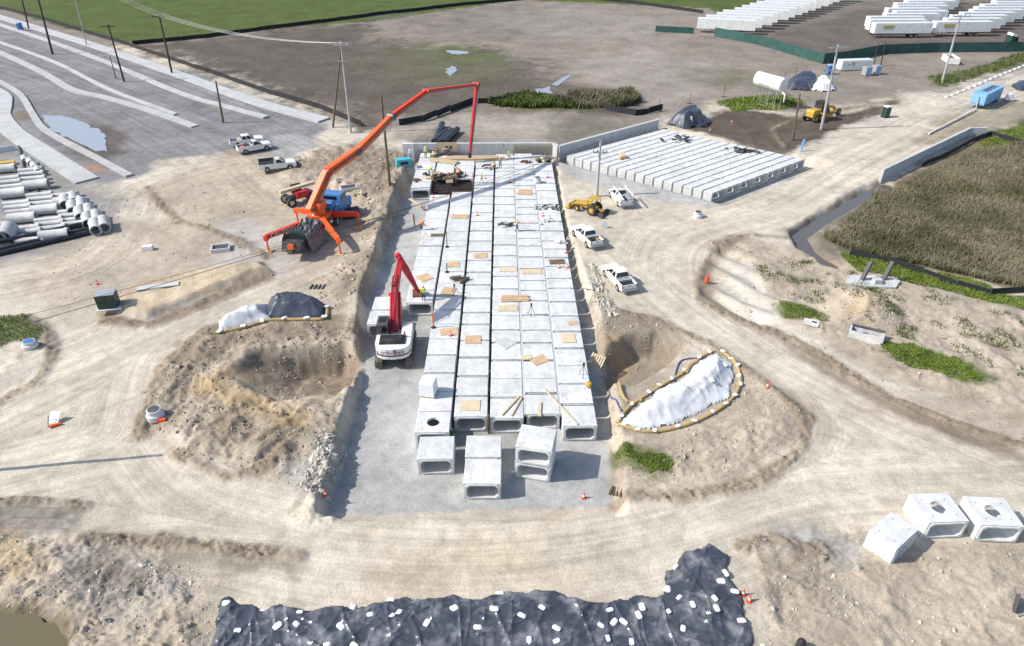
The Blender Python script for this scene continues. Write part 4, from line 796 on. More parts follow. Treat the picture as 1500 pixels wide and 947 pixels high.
hs.build('hydraulic_hose', 'black', boom)
skm = MB(); d_ = (A3 - A2).normalized(); skm.bar(A2 - d_ * 0.7, A2 + (A3 - A2) * 0.3, 0.36, 0.45, w2=0.36, h2=0.6); skm.bar(A2 + (A3 - A2) * 0.3, A3, 0.36, 0.6, w2=0.28, h2=0.3); stick = skm.build('stick', 'red', ex)
bk = MB(); T_ = Matrix.Translation(A3); bk.prism([(-0.15, 0.1), (0.3, 0.1), (0.75, -0.35), (0.7, -0.9), (0.1, -1.05), (-0.35, -0.75), (-0.4, -0.2)], -0.5, 0.5, 0, T_)
bkt = bk.build('bucket', 'rust', ex); th = MB()
for k in range(5): th.box(A3 + Vector((-0.4 + k * 0.2, 0.2, -1.08)), (0.09, 0.25, 0.1))
th.build('tooth', 'steel', bkt)

# ---- concrete pump truck
pr, pf = PG(436, 377), PG(497, 312); pc = (pr + pf) / 2; pc.z = hz(pc.x, pc.y)
pt = thing('concrete_pump_truck', 'orange concrete pump truck on outriggers with long folding boom over the deck', 'pump truck', pc, heading(pr, pf))
Tl = (Matrix.Translation(pc) @ Matrix.Rotation(heading(pr, pf), 4, 'Z')).inverted()
ch = MB(); ch.box((0, 0.2, 1.0), (0.95, 10.6, 0.4)); ch.box((0, -0.6, 1.35), (2.3, 6.0, 0.3)); ch.build('chassis', 'steel', pt)
cb_ = MB(); cb_.prism([(3.3, 0.7), (6.0, 0.7), (6.1, 1.5), (5.9, 1.75), (4.9, 1.95), (4.7, 2.7), (3.4, 2.75), (3.3, 2.2)], -1.15, 1.15); cab_ = cb_.build('cab', 'blue', pt)
for c, d, nm in (((0, 4.86, 2.32), (1.9, 0.12, 0.6), 'windshield'), ((1.15, 4.1, 2.3), (0.04, 1.0, 0.55), 'side_window'), ((-1.15, 4.1, 2.3), (0.04, 1.0, 0.55), 'side_window'), ((0, 3.32, 2.4), (1.4, 0.06, 0.4), 'rear_window')):
    w_ = MB(); w_.box(c, d); w_.build(nm, 'glass', cab_)
for x in (-1.0, 1.0):
    for y in (5.1, 2.0, -1.6, -2.75): wheel(pt, x, y, 0.52, 0.42 if y < 5 else 0.3)
tk = MB(); tk.cyl((-0.95, 2.0, 2.15), (0.95, 2.0, 2.15), 0.62, n=18); tk.box((0, 2.5, 1.7), (2.2, 1.2, 0.6)); tk.build('water_tank', 'blue', pt)
tr_ = MB(); tr_.cyl((0, 0.6, 1.5), (0, 0.6, 2.5), 0.75, 0.6, 20); tr_.box((0, 0.6, 2.75), (1.1, 1.5, 0.9)); tr_.box((0, 0.6, 1.7), (1.9, 1.9, 0.5)); tr_.build('turret', 'orange', pt)
hp = MB(); hp.prism([(-5.9, 1.1), (-4.5, 0.8), (-4.4, 1.6), (-5.9, 1.75)], -0.85, 0.85); hp.build('hopper', 'steel', pt)
hp = MB(); hp.box((0, -5.2, 1.9), (1.5, 0.12, 0.9), T=Matrix.Rotation(R(-14), 4, 'X') @ Matrix.Translation((0, 0.4, -1.1))); hp.build('hopper_grate', 'green', pt)
hp = MB(); hp.box((-0.1, -5.95, 1.2), (0.5, 0.4, 0.9)); hp.build('hopper_outlet', 'steel', pt)
vb = MB(); vb.box((0.1, -6.1, 1.55), (0.55, 0.35, 0.4)); vb.build('agitator_motor', 'orange', pt)
# tarpaulin over the pump end
X, Y = np.meshgrid(np.linspace(-1.5, 1.5, 34), np.linspace(-4.9, -1.2, 42)); prof = np.clip(1.25 - (np.abs(X) / 1.5) ** 6 * 1.25, 0, 2)
Z = 0.35 + prof * (1.35 + 0.35 * np.sin((Y + 1.2) * 0.9)) + 0.35 * (ridged(X * 2 + 5, Y * 0.8, 1.4, 3, 9) ** 2 - 0.3) * (0.4 + prof)
tp = MB(); ny_, nx_ = X.shape; tp.v = [tuple(v) for v in np.stack([X.ravel() * (1 + 0.12 * fbm(X.ravel(), Y.ravel(), 1.5, 2, 4)), Y.ravel(), np.maximum(Z.ravel(), 0.25)], 1)]
tp.f = [(j * nx_ + i, j * nx_ + i + 1, (j + 1) * nx_ + i + 1, (j + 1) * nx_ + i) for j in range(ny_ - 1) for i in range(nx_ - 1)]; tp.m = [0] * len(tp.f); tp.build('tarpaulin', 'grey_tarp', pt)
# outriggers: foot positions on the ground
def outrigger(root, u, v, m, label=None, tilt=0.35):
    f = Tl @ PG(u, v); root = Vector(root); top = Vector((f.x, f.y, f.z + 1.55)); mb = MB(); mb.bar(root, top, 0.42, 0.62, w2=0.32, h2=0.42); mb.bar(top + Vector((0, 0, 0.12)), top + Vector((0, 0, -0.35)), 0.36, 0.36)
    o = mb.build('outrigger', m, pt); lg = MB(); lg.cyl(top, f + Vector((0, 0, 0.06)), 0.08); lg.build('outrigger_leg', 'orange', o)
    pd = MB(); pd.box(f + Vector((0, 0, 0.05)), (0.75, 0.75, 0.09)); pd.build('outrigger_pad', 'wood', o); return o, root, top
o1, ra, rb = outrigger((-0.7, -0.3, 1.45), 394, 369, 'dorange'); outrigger((0.7, -0.3, 1.6), 499, 373, 'orange'); outrigger((0.7, 1.5, 1.5), 526, 334, 'dorange'); outrigger((-0.7, 1.5, 1.5), 437, 328, 'orange')
dv = (ra - rb); yaw_ = math.atan2(dv.y, dv.x); mid = rb + dv * 0.36
nrm = Vector((dv.y, -dv.x, 0)).normalized(); cam_l = Tl @ Vector((0, 0, CAMZ))
if nrm.dot(cam_l - mid) < 0: nrm = -nrm
xa = dv.normalized(); za = Vector((0, 0, 1)); xa = xa if xa.cross(nrm).z < 0 else -xa
zt = xa.cross(nrm) * -1 if xa.cross(nrm).z < 0 else xa.cross(nrm)
Mx = Matrix((( xa.x, zt.x, nrm.x, 0), (xa.y, zt.y, nrm.y, 0), (xa.z, zt.z, nrm.z, 0), (0, 0, 0, 1)))
text('CAUTION', 0.62, Matrix.Translation(mid + nrm * 0.22) @ Mx, 'white', o1)
# folding boom in the upright plane from the turret to the discharge point on the deck
tipw = P(687, 228, 1.2); t0 = pt.matrix_basis @ Vector((0, 0.6, 3.0)); dirp = (Vector((tipw.x, tipw.y, 0)) - Vector((t0.x, t0.y, 0))); dirp.normalize(); npl = Vector((-dirp.y, dirp.x, 0))
def onplane(u, v):
    d = Vector(ray(u, v)); c = Vector((0, 0, CAMZ)); t = (t0 - c).dot(npl) / d.dot(npl); return Tl @ (c + d * t)
jn = [onplane(*q) for q in ((455, 309), (480, 252), (523, 222), (574, 171), (625, 134), (698, 124), (688, 224))]
b1 = MB(); b1.bar(Tl @ t0, jn[0], 0.8, 0.9); b1.bar(jn[0], jn[1], 0.62, 0.85); b1.bar(jn[1], jn[2], 0.62, 0.8); sec = b1.build('boom_section', 'orange', pt)
b2_ = MB(); b2_.bar(jn[2] + Vector((0, 0, -0.1)), jn[3], 0.52, 0.72, w2=0.46, h2=0.6); b2_.build('boom_section', 'orange', pt)
b3_ = MB(); b3_.bar(jn[3], jn[4], 0.44, 0.6, w2=0.38, h2=0.5); b3_.build('boom_section', 'dorange', pt)
b4_ = MB(); b4_.bar(jn[4], jn[5], 0.34, 0.42, w2=0.28, h2=0.32); b4_.build('boom_section', 'dorange', pt)
b5_ = MB(); b5_.bar(jn[5], jn[6], 0.30, 0.34, w2=0.24, h2=0.26); b5_.build('boom_section', 'red', pt)
for k in range(1, 6):
    kn = MB(); kn.cyl(jn[k] + npl * 0.0 + Vector((0, 0, -0.0)) - (Tl.to_3x3() @ npl) * 0.4, jn[k] + (Tl.to_3x3() @ npl) * 0.4, 0.36 if k < 4 else 0.26, n=14); kn.build('boom_joint', 'steel' if k in (2, 3) else 'dorange', pt)
pl = MB(); off = (Tl.to_3x3() @ npl); sgn = 1 if off.dot(cam_l - jn[2]) > 0 else -1
pl.tube([jn[0] + off * sgn * 0.5] + [j + off * sgn * 0.42 for j in jn[1:6]] + [jn[6] + off * sgn * 0.2], 0.075, 8); pl.build('delivery_pipe', 'steel', pt)
cy = MB(); cy.cyl(jn[0] + Vector((0, 0, -0.9)), jn[1] + Vector((0, 0, -0.8)), 0.14); cy.cyl(jn[2] + (jn[3] - jn[2]) * 0.2 + Vector((0, 0, -.6)), jn[3] + Vector((0, 0, -.5)), 0.11); cy.build('hydraulic_cylinder', 'lsteel', pt)
eh_ = MB(); eh_.tube([jn[6], jn[6] + Vector((0, 0, -0.6))], 0.22, 10); eh_.build('end_hose', 'black', pt)

# ---- yellow tractor with box blade
def tractor(label, a, b):
    o = thing('skip_loader', label, 'tractor', (a + b) / 2, heading(a, b)); o.location.z = hz(o.location.x, o.location.y); o.scale = (0.7, 0.7, 0.7)
    m = MB(); m.prism([(-0.6, 0.75), (2.0, 0.75), (2.05, 1.35), (0.5, 1.5), (-0.6, 1.45)], -0.42, 0.42); m.box((0, -1.0, 1.0), (0.9, 1.2, 0.5)); m.build('body', 'yellow', o)
    c = MB(); c.box((0, -0.9, 2.45), (1.5, 1.6, 0.1)); c.build('canopy', 'yellow', o); po = MB()
    for x in (-0.65, 0.65):
        for y in (-1.6, -0.2): po.cyl((x, y, 1.2), (x, y, 2.42), 0.05, n=6)
    po.build('canopy_post', 'steel', o); s = MB(); s.box((0, -1.1, 1.4), (0.5, 0.5, 0.3)); s.box((0, -1.35, 1.75), (0.5, 0.12, 0.5)); s.build('seat', 'black', o)
    for x in (-1, 1): wheel(o, x * 0.85, -1.1, 0.78, 0.5, 'yellow'); wheel(o, x * 0.75, 1.5, 0.45, 0.32, 'yellow')
    ar = MB()
    for x in (-0.62, 0.62): ar.bar((x, -0.2, 1.5), (x, 2.2, 1.1), 0.12, 0.25); ar.bar((x, 2.2, 1.1), (x, 2.9, 0.45), 0.12, 0.22)
    ar.build('loader_arm', 'yellow', o); bk = MB(); bk.prism([(2.8, 0.15), (3.7, 0.1), (3.6, 0.2), (3.0, 0.35), (2.95, 0.95), (2.8, 0.9)], -1.05, 1.05); bk.build('bucket', 'yellow', o)
    bl = MB(); bl.prism([(-3.1, 0.1), (-2.5, 0.1), (-2.45, 0.75), (-2.55, 0.75), (-2.65, 0.2), (-3.1, 0.15)], -1.1, 1.1); bl.box((-1.05, -2.8, 0.45), (0.06, 0.7, 0.7)); bl.box((1.05, -2.8, 0.45), (0.06, 0.7, 0.7)); bl.build('box_blade', 'steel', o)
    lk = MB(); lk.bar((0, -1.6, 0.9), (0, -2.6, 0.7), 0.5, 0.12); lk.build('linkage', 'yellow', o); return o
tractor('yellow skip loader tractor with box blade beside the grey pole', PG(888, 318), PG(836, 303))
# ---- motor grader
a, b = PG(1232, 163), PG(1168, 185)
gr = thing('motor_grader', 'yellow motor grader with black cab on the dark mud track', 'grader', (a + b) / 2, heading(b, a)); gr.location.z = hz(gr.location.x, gr.location.y); gr.scale = (0.8, 0.8, 0.8)
m = MB(); m.prism([(-4.0, 0.9), (-1.6, 0.9), (-1.4, 2.0), (-3.7, 2.1), (-4.0, 1.8)], -0.75, 0.75); m.build('engine_housing', 'yellow', gr)
m = MB(); m.bar((0, -1.5, 1.3), (0, 1.2, 2.0), 0.4, 0.5); m.bar((0, 1.2, 2.0), (0, 4.2, 1.3), 0.35, 0.4); m.box((0, 4.2, 0.95), (1.4, 0.5, 0.5)); m.build('frame', 'yellow', gr)
m = MB(); m.prism([(-1.5, 1.5), (0.1, 1.5), (0.3, 2.3), (0.1, 3.2), (-1.5, 3.2)], -0.75, 0.75); cg = m.build('cab', 'black', gr); w_ = MB(); w_.box((0, -0.7, 2.65), (1.54, 1.2, 0.8)); w_.build('window', 'glass', cg)
m = MB(); m.prism([(0.9, 0.25), (1.15, 0.25), (1.3, 0.6), (1.15, 0.9), (1.05, 0.85), (1.15, 0.6)], -1.9, 1.9, 0, Matrix.Rotation(R(20), 4, 'Z')); m.build('blade', 'yellow', gr)
m = MB(); m.cyl((0, 1.2, 0.9), (0, 1.2, 1.05), 0.7, n=16); m.bar((-0.4, 1.2, 1.0), (-0.4, 1.0, 2.6), 0.12, 0.12); m.bar((0.4, 1.2, 1.0), (0.4, 1.0, 2.6), 0.12, 0.12); m.build('circle', 'steel', gr)
for x in (-1, 1):
    for y in (-3.4, -1.9, 4.2): wheel(gr, x * 1.05, y, 0.65, 0.42, 'yellow')
# ---- rough terrain dumper with a pale deck beside the pump truck
a, b = PG(415, 303), PG(462, 290)
ft = thing('rough_terrain_forklift', 'red and cream site vehicle with big tyres beside the pump truck', 'site carrier', (a + b) / 2, heading(a, b)); ft.location.z = hz(ft.location.x, ft.location.y); ft.scale = (0.8, 0.8, 0.8)
m = MB(); m.box((0, 0, 0.95), (1.0, 4.2, 0.5)); m.build('chassis', 'steel', ft); m = MB(); m.box((0.55, 0.3, 1.35), (0.9, 1.9, 0.8), taper=0.9); m.build('engine_cover', 'red', ft)
m = MB(); m.bar((-0.2, -2.4, 2.0), (-0.2, 2.6, 2.15), 0.55, 0.4); m.build('boom', 'pale_wood', ft); m = MB(); m.box((-0.85, 0.2, 1.7), (0.7, 1.3, 1.2)); m.build('cab', 'black', ft)
for x in (-1, 1):
    for y in (-1.5, 1.6): wheel(ft, x * 0.95, y, 0.65, 0.45)
# ---- trailers
def trailer(name, L=17.0):
    o = thing(name, '', 'trailer'); o.scale = (0.75, 0.75, 0.75); m = MB(); m.box((L / 2, 0, 2.65), (L, 2.6, 2.8)); bd = m.build('body', 'trailer', o)
    r = MB(); r.box((L / 2, 0, 4.065), (L - 0.06, 2.5, 0.03)); r.build('roof', 'troof', bd); rr_ = MB()
    for k in range(int(L / 1.2)): rr_.box((0.6 + k * 1.2, -1.31, 2.65), (0.05, 0.03, 2.7))
    rr_.build('side_post', 'trailer', bd); d = MB(); d.box((L + 0.01, 0, 2.65), (0.03, 2.4, 2.6)); d.box((L + 0.03, 0, 2.65), (0.02, 0.06, 2.6)); d.build('rear_door', 'trailer', bd)
    u = MB(); u.box((L * 0.72, 0, 1.1), (3.4, 0.9, 0.3)); u.build('bogie_frame', 'steel', o)
    for s in (-1, 1): u = MB(); u.box((2.6, s * 0.9, 0.65), (0.14, 0.14, 1.2)); u.build('landing_leg', 'steel', o)
    for x in (L * 0.68, L * 0.77):
        for s in (-1, 1):
            w = MB(); w.cyl((x, s * 0.85, 0.5), (x, s * 1.22, 0.5), 0.5, n=14); t = w.build('wheel', 'tyre', o); w = MB(); w.cyl((x, s * 1.2, 0.5), (x, s * 1.235, 0.5), 0.25, n=10); w.build('rim', 'rim', t)
    return o
M['logo'] = mat('faded_yellow_logo', (0.50, 0.42, 0.05), 0.6); M['logot'] = mat('dark_lettering', (0.10, 0.11, 0.12), 0.7)
TP = trailer('semi_trailer'); first = [True]
def put_trailer(x, y, rz, label, group, logo=False):
    if first[0]: o = TP; o.location = (x, y, 0); o.rotation_euler = (0, 0, rz); first[0] = False
    else: o = dup(TP, (x, y, 0), rz)
    o['label'] = label; o['group'] = group
    if logo:
        l = MB(); l.box((4.0, -1.335, 3.15), (3.2, 0.02, 0.7)); l.build('logo_panel', 'logo', o); l = MB()
        for k in range(9): l.box((2.7 + k * 0.33, -1.35, 2.55), (0.2, 0.02, 0.2))
        l.build('logo_lettering', 'logot', o)
ORD = ['first', 'second', 'third', 'fourth', 'fifth', 'sixth', 'seventh', 'eighth', 'ninth', 'tenth', 'eleventh', 'twelfth', 'thirteenth', 'fourteenth', 'fifteenth', 'sixteenth', 'seventeenth', 'eighteenth']
a, b = P(1018, 47), P(1175, 0); dz_ = P(1094, 51) - a; rzA = math.atan2(dz_.y, dz_.x)
for k in range(15):
    p = a + (b - a) * (k / 14) + Vector((random.uniform(-.6, .6), 0, 0)); put_trailer(p.x, p.y, rzA + R(random.uniform(-1, 1)), 'white trailer, %s from the fence corner in the long diagonal row' % ORD[k], 'semi trailers in the diagonal row')
a, b = P(1272, 55), P(1335, 6); rzB = R(1)
for k in range(13):
    p = a + (b - a) * (k / 12) + Vector((random.uniform(-1.5, 1.5) - (2.5 if k in (1, 2) else 0), 0, 0)); put_trailer(p.x, p.y, rzB, 'white trailer, %s back from the green fence in the left yard block' % ORD[k], 'semi trailers in the left block', k in (0, 5))
a, b = P(1362, 53), P(1490, 4)
for k in range(13):
    p = a + (b - a) * (k / 12) + Vector((random.uniform(-1.2, 1.2), 0, 0)); put_trailer(p.x, p.y, rzB, 'white trailer, %s back from the green fence, block behind tractor unit' % ORD[k], 'semi trailers in the right block', k in (0, 4))
p = P(1215, 105); o = dup(TP, (p.x + 2, p.y + 1, -0.65), R(8)); o.scale = (0.36, 0.66, 0.6); o['label'] = 'short white storage container beside the blue portable toilet'; o['group'] = ''; del o['group']
m = MB(); m.box((4.0, -1.33, 2.9), (0.7, 0.02, 0.4)); m.build('worn_mark', 'faint_mark', o)
text('W', 1.7, Matrix.Translation((6.2, -1.34, 3.0)) @ Matrix.Rotation(R(90), 4, 'X'), 'steel', o)
# dark green tractor unit
p = P(1470, 71); tu = thing('tractor_unit', 'dark green semi tractor unit with white roof fairing behind the screened fence', 'truck', (p.x, p.y, 0), R(-88)); tu.scale = (0.78, 0.78, 0.78)
m = MB(); m.box((0, 0, 0.85), (1.0, 7.0, 0.35)); m.build('chassis', 'steel', tu)
m = MB(); m.prism([(0.4, 0.7), (3.6, 0.7), (3.7, 1.5), (2.4, 1.9), (2.1, 3.0), (0.4, 3.3)], -1.2, 1.2); g_ = m.build('cab', 'green', tu); m = MB(); m.prism([(0.4, 3.3), (2.1, 3.0), (1.4, 3.7), (0.5, 3.9)], -1.1, 1.1); m.build('roof_fairing', 'white', tu)
m = MB(); m.box((0, 2.3, 2.45), (2.1, 0.15, 0.8)); m.box((0, 1.7, 2.5), (2.43, 0.6, 0.6)); m.build('window', 'glass', g_)
for x in (-1, 1):
    for y in (2.8, -1.6, -2.8): wheel(tu, x * 1.0, y, 0.5, 0.4)
# open skip, blue tank, toilets, cabinets
def place(name, label, cat, u, v, rz=0, group=None, sc=0.72):
    o = thing(name, label, cat, PG(u, v), rz, group); o.scale = (sc, sc, sc); return o
o = place('dumpster', 'white open-top rubbish skip beside the tall grey pole', 'skip', 1391, 92, R(-12)); m = MB()
m.box((0, 0, 0.25), (2.4, 6.0, 0.2))
for c, d in (((-1.2, 0, 0.95), (0.12, 6.0, 1.5)), ((1.2, 0, 0.95), (0.12, 6.0, 1.5)), ((0, -3, 0.95), (2.5, 0.12, 1.5)), ((0, 3, 0.95), (2.5, 0.12, 1.5))): m.box(c, d)
m.build('skip_body', 'trailer', o); m = MB(); m.box((0, 1.3, 0.9), (2.1, 2.6, 0.9), taper=0.7); m.build('rubbish', 'rust', o)
o = place('frac_tank', 'long pale blue steel settling tank on the verge of the gravel road', 'tank', 1440, 153, heading(P(1422, 158), P(1466, 136)), sc=0.83); m = MB()
m.box((0, 0.3, 1.7), (2.4, 9.0, 2.0)); m.prism([(-4.2, 0.7), (4.8, 0.5), (4.8, 0.8), (-4.2, 1.0)], -1.1, 1.1); m.build('tank_body', 'skyblue', o); m = MB()
for k in range(8):
    for s in (-1, 1): m = MB(); m.box((s * 1.23, -3.6 + k * 1.1, 1.7), (0.08, 0.12, 2.0)); m.build('rib', 'skyblue', o)
m = MB(); m.box((0, 1.0, 2.73), (1.0, 6.0, 0.06)); m.build('roof_hatch', 'steel', o); m = MB()
for s in (-1, 1):
    for y in (-4, -2, 0, 2, 4.6): m.cyl((s * 1.15, y, 2.7), (s * 1.15, y, 3.6), 0.04, n=5)
    m.bar((s * 1.15, -4, 3.6), (s * 1.15, 4.6, 3.6), 0.05, 0.05)
m.build('guard_rail', 'skyblue', o); m = MB(); m.cyl((0, -4.3, 2.2), (0.3, -4.6, 0.2), 0.12); m.build('outlet_pipe', 'lsteel', o); wheel(o, 1.0, 3.6, 0.5, 0.4); wheel(o, -1.0, 3.6, 0.5, 0.4)
a, b = PG(1360, 198), PG(1428, 163); m = MB(); m.tube([Vector((0, 0, 0.2)), (b - a) + Vector((0, 0, 0.3))], 0.13, 8); tag(m.build('discharge_pipe', 'white', None, a), 'long straight white pipe running from the blue tank across the verge', 'pipe')
o = place('water_drum', 'small white plastic tank beside the blue settling tank', 'tank', 1477, 148); m = MB(); m.box((0, 0, 0.8), (1.5, 1.2, 1.2), taper=0.85); m.build('drum', 'white', o); m = MB(); m.box((0, 0, 0.12), (1.7, 1.4, 0.22)); m.build('skid', 'steel', o)
def toilet(label, u, v, m1, m2, rz=0):
    o = place('portable_toilet', label, 'portable toilet', u, v, rz); m = MB(); m.box((0, 0, 1.1), (1.15, 1.15, 2.1)); m.build('cabin', m1, o); m = MB(); m.box((0, 0, 2.25), (1.2, 1.2, 0.22), taper=0.75); m.build('roof', m2, o)
    m = MB(); m.box((0, -0.585, 1.1), (0.7, 0.03, 1.8)); d = m.build('door', m1, o); m = MB(); m.box((0.28, -0.61, 1.1), (0.06, 0.04, 0.14)); m.build('handle', 'black', d); m = MB(); m.box((0, 0, 0.05), (1.3, 1.3, 0.1)); m.build('skid', 'black', o)
toilet('bright blue portable toilet beside the white storage container', 1214, 109, 'blue', 'skyblue'); toilet('dark green portable toilet with white roof on the verge', 1296, 172, 'green', 'white', R(20))
toilet('small blue portable toilet standing on the far pavement', 31, 45, 'blue', 'blue')
for k, (u, v) in enumerate(((1268, 111), (1282, 109))):
    o = place('storage_cube', 'pale grey storage cube %s the two dark posts' % ('in front of' if k == 0 else 'right beside'), 'container', u, v, R(15)); m = MB(); m.box((0, 0, 1.15), (1.6, 1.6, 2.0)); m.build('shell', 'lsteel', o); m = MB(); m.box((0, -0.81, 1.1), (0.9, 0.04, 1.8)); m.build('door', 'skyblue', o)
# white tank on legs
a, b = P(1106, 150), P(1138, 160); o = thing('water_tower_tank', 'white cylindrical water tank raised on thin legs, faint worn print along its side', 'water tank', (a + b) / 2, heading(a, b)); o.scale = (0.74, 0.74, 0.85); m = MB(); L = 3.6
m.tube([(0, -L, 4.2), (0, -L + 0.15, 4.2), (0, L - 0.15, 4.2), (0, L, 4.2)], 1.3, 22); k = 22
for j in list(range(k)) + list(range(3 * k, 4 * k)): x, y, z = m.v[j]; m.v[j] = (x * 0.85, y, 4.2 + (z - 4.2) * 0.85)
tb = m.build('tank_shell', 'white', o)
for y in (-2.8, -0.9, 0.9, 2.8):
    for s in (-1, 1): m = MB(); m.cyl((s * 0.9, y, 0.0), (s * 0.85, y, 3.4), 0.07, n=6); m.build('leg', 'lsteel', o)
m = MB()
for s in (-1, 1): m.bar((s * 0.9, -3.1, 0.1), (s * 0.9, 3.1, 0.1), 0.2, 0.2)
for k in range(7): m.bar((-0.9, -3 + k, 0.1), (0.9, -3 + k, 0.1), 0.15, 0.12)
m.build('base_frame', 'pale_wood', o); m = MB(); m.tube([(0.3, 3.5, 3.2), (0.5, 4.6, 2.9), (0.5, 4.7, 1.6)], 0.16, 8); m.build('fill_spout', 'white', o)
nx_ = -1 if (Matrix.Rotation(heading(a, b), 3, 'Z') @ Vector((1, 0, 0))).y > 0 else 1
M['faint'] = mat('faint_grey_print', (0.40, 0.41, 0.42), 0.6)
for z, y0, n in ((4.45, -2.3, 12), (3.75, -1.9, 8)):      # print too small to read in the photograph: plain worn strokes
    m = MB()
    for k in range(n): m.box((nx_ * (1.335 - 0.16 * abs(z - 4.2)), y0 + k * 0.38, z), (0.05, random.uniform(0.12, 0.26), random.uniform(0.2, 0.36)))
    stuff(m.build('worn_print', 'faint', tb))
# ------------------------------------------------------------------ poles and wires
def pole(label, base, top, r, m, arm=None, brand=None, name='utility_pole', group=None, real=None):
    """base, top in photo pixels; the height follows from the pole standing upright over its base, the lean from the top"""
    b = PG(*base); d = Vector(ray(*top)); c = Vector((0, 0, CAMZ)); t = b.y / d.y if real is None else real / d.y; tp = c + d * t
    o = thing(name, label, 'pole', b, 0, group); mb = MB(); e = tp - b; mb.cyl((0, 0, -0.3), e, r, r * 0.65, 12); mb.build('shaft', m, o)
    if arm:
        for k, (dz, w) in enumerate(arm):
            pm = MB(); q = e * (1 - dz / e.length); pm.bar(q + Vector((-w / 2, -r, 0)), q + Vector((w / 2, -r, 0)), 0.12, 0.14); ar = pm.build('crossarm', m, o)
            ins = MB()
            for x in (-w / 2 + 0.1, -w / 5, w / 5, w / 2 - 0.1): ins.lathe([(0.05, 0), (0.07, 0.1), (0.03, 0.22)], 6, 0, q + Vector((x, -r, 0.07)))
            ins.build('insulator', 'steel', ar)
    return o, tp
_, T0 = pole('dark wooden utility pole beside the blue toilet on the far pavement', (77, 80), (52, -16), 0.22, 'dark_pole', [(0.6, 2.4)])
pole('dark leaning utility pole with crossarm in the paved street, thin stub beside it', (182, 120), (158, 36), 0.17, 'dark_pole', [(0.3, 2.2)])
pole('thin dark stub pole beside a taller crossarm pole in the street', (170, 116), (161, 83), 0.09, 'dark_pole', name='stub_pole')
pole('pale grey slender street light pole on the far pavement', (127, 67), (108, -8), 0.13, 'grey_pole', name='light_pole')
_, T1 = pole('dark utility pole on the far pavement carrying the pale wires', (252, 108), (233, 22), 0.19, 'dark_pole', [(0.3, 2.3)])
pole('short brown cut-off pole near the end of the street kerbs', (327, 180), (316, 119), 0.17, 'brown_wood', name='cut_off_pole')
_, T2 = pole('pale grey utility pole carrying wires at the street end', (514, 195), (499, 61), 0.17, 'grey_pole', [(0.4, 2.2), (2.4, 1.2)])
pole('brown wooden pole leaning beside the pale grey wire pole', (487, 187), (500, 66), 0.16, 'brown_wood')
pole('brown wooden pole rising from the rubble bank by the headwall', (571, 271), (558, 138), 0.17, 'brown_wood')
_, T3 = pole('grey steel pole with short crossarm beside the yellow tractor', (874, 288), (880, 207), 0.17, 'grey_pole', [(1.2, 1.6)])
pole('brown wooden pole standing in the mud track', (1161, 206), (1172, 137), 0.16, 'brown_wood')
_, T4 = pole('tall grey leaning pole with crossarms beside the motor grader', (1203, 190), (1228, 66), 0.2, 'grey_pole', [(0.3, 2.6), (3.2, 1.8)])
pole('tall grey leaning pole with crossarm on the grass verge near the skip', (1380, 121), (1408, 21), 0.2, 'grey_pole', [(0.3, 3.0), (3.0, 1.6)])
pole('thin black post behind the storage cubes', (1280, 96), (1287, 62), 0.11, 'dark_pole', name='post', group='pair of thin black posts'); pole('thin black post behind the storage cubes', (1290, 97), (1298, 61), 0.11, 'dark_pole', name='post', group='pair of thin black posts')
pole('dark wooden pole on the left edge of the paved street', (42, 42), (20, -50), 0.18, 'dark_pole', [(0.5, 2.3)])
o = thing('utility_pole', 'brown wooden pole beside the left haul road, throwing a thin long shadow', 'pole', (-31.6, 29.9, 0)); m = MB(); m.cyl((0, 0, -0.3), (0, 0, 9.0), 0.15, 0.11); m.build('shaft', 'brown_wood', o)
def wire(a, b, sag, label, r=0.022, m='lsteel', group=None):
    pts = [a + (b - a) * (k / 20) - Vector((0, 0, sag * 4 * (k / 20) * (1 - k / 20))) for k in range(21)]; mb = MB(); mb.tube([p - a for p in pts], r, 5); tag(mb.build('overhead_wire', m, None, a), label, 'wire', group)
T0b = P(60, -60, 11)
for k in range(3):
    wire(T1 + Vector((-0.9 + k * 0.9, 0, 0.1)), T2 + Vector((-0.9 + k * 0.9, 0, -0.2)), 1.1, 'pale overhead wire strung between the street pole and the grey wire pole', 0.02, group='wires over the dark field')
    wire(T1 + Vector((-0.9 + k * 0.9, 0, 0.1)), T1 + Vector((-48 + k * 0.9, 60, 3)), 1.3, 'pale overhead wire running from the street pole over the green field', 0.02, group='wires over the green field')
wire(T3, P(-120, 520, 7.5), 0.6, 'thin black wire crossing above the deck to the grey steel pole', 0.02, 'black')
wire(T3 + Vector((0, 0, -0.6)), P(-160, 515, 6.6), 0.6, 'thinner lower black wire crossing above the deck', 0.014, 'black')

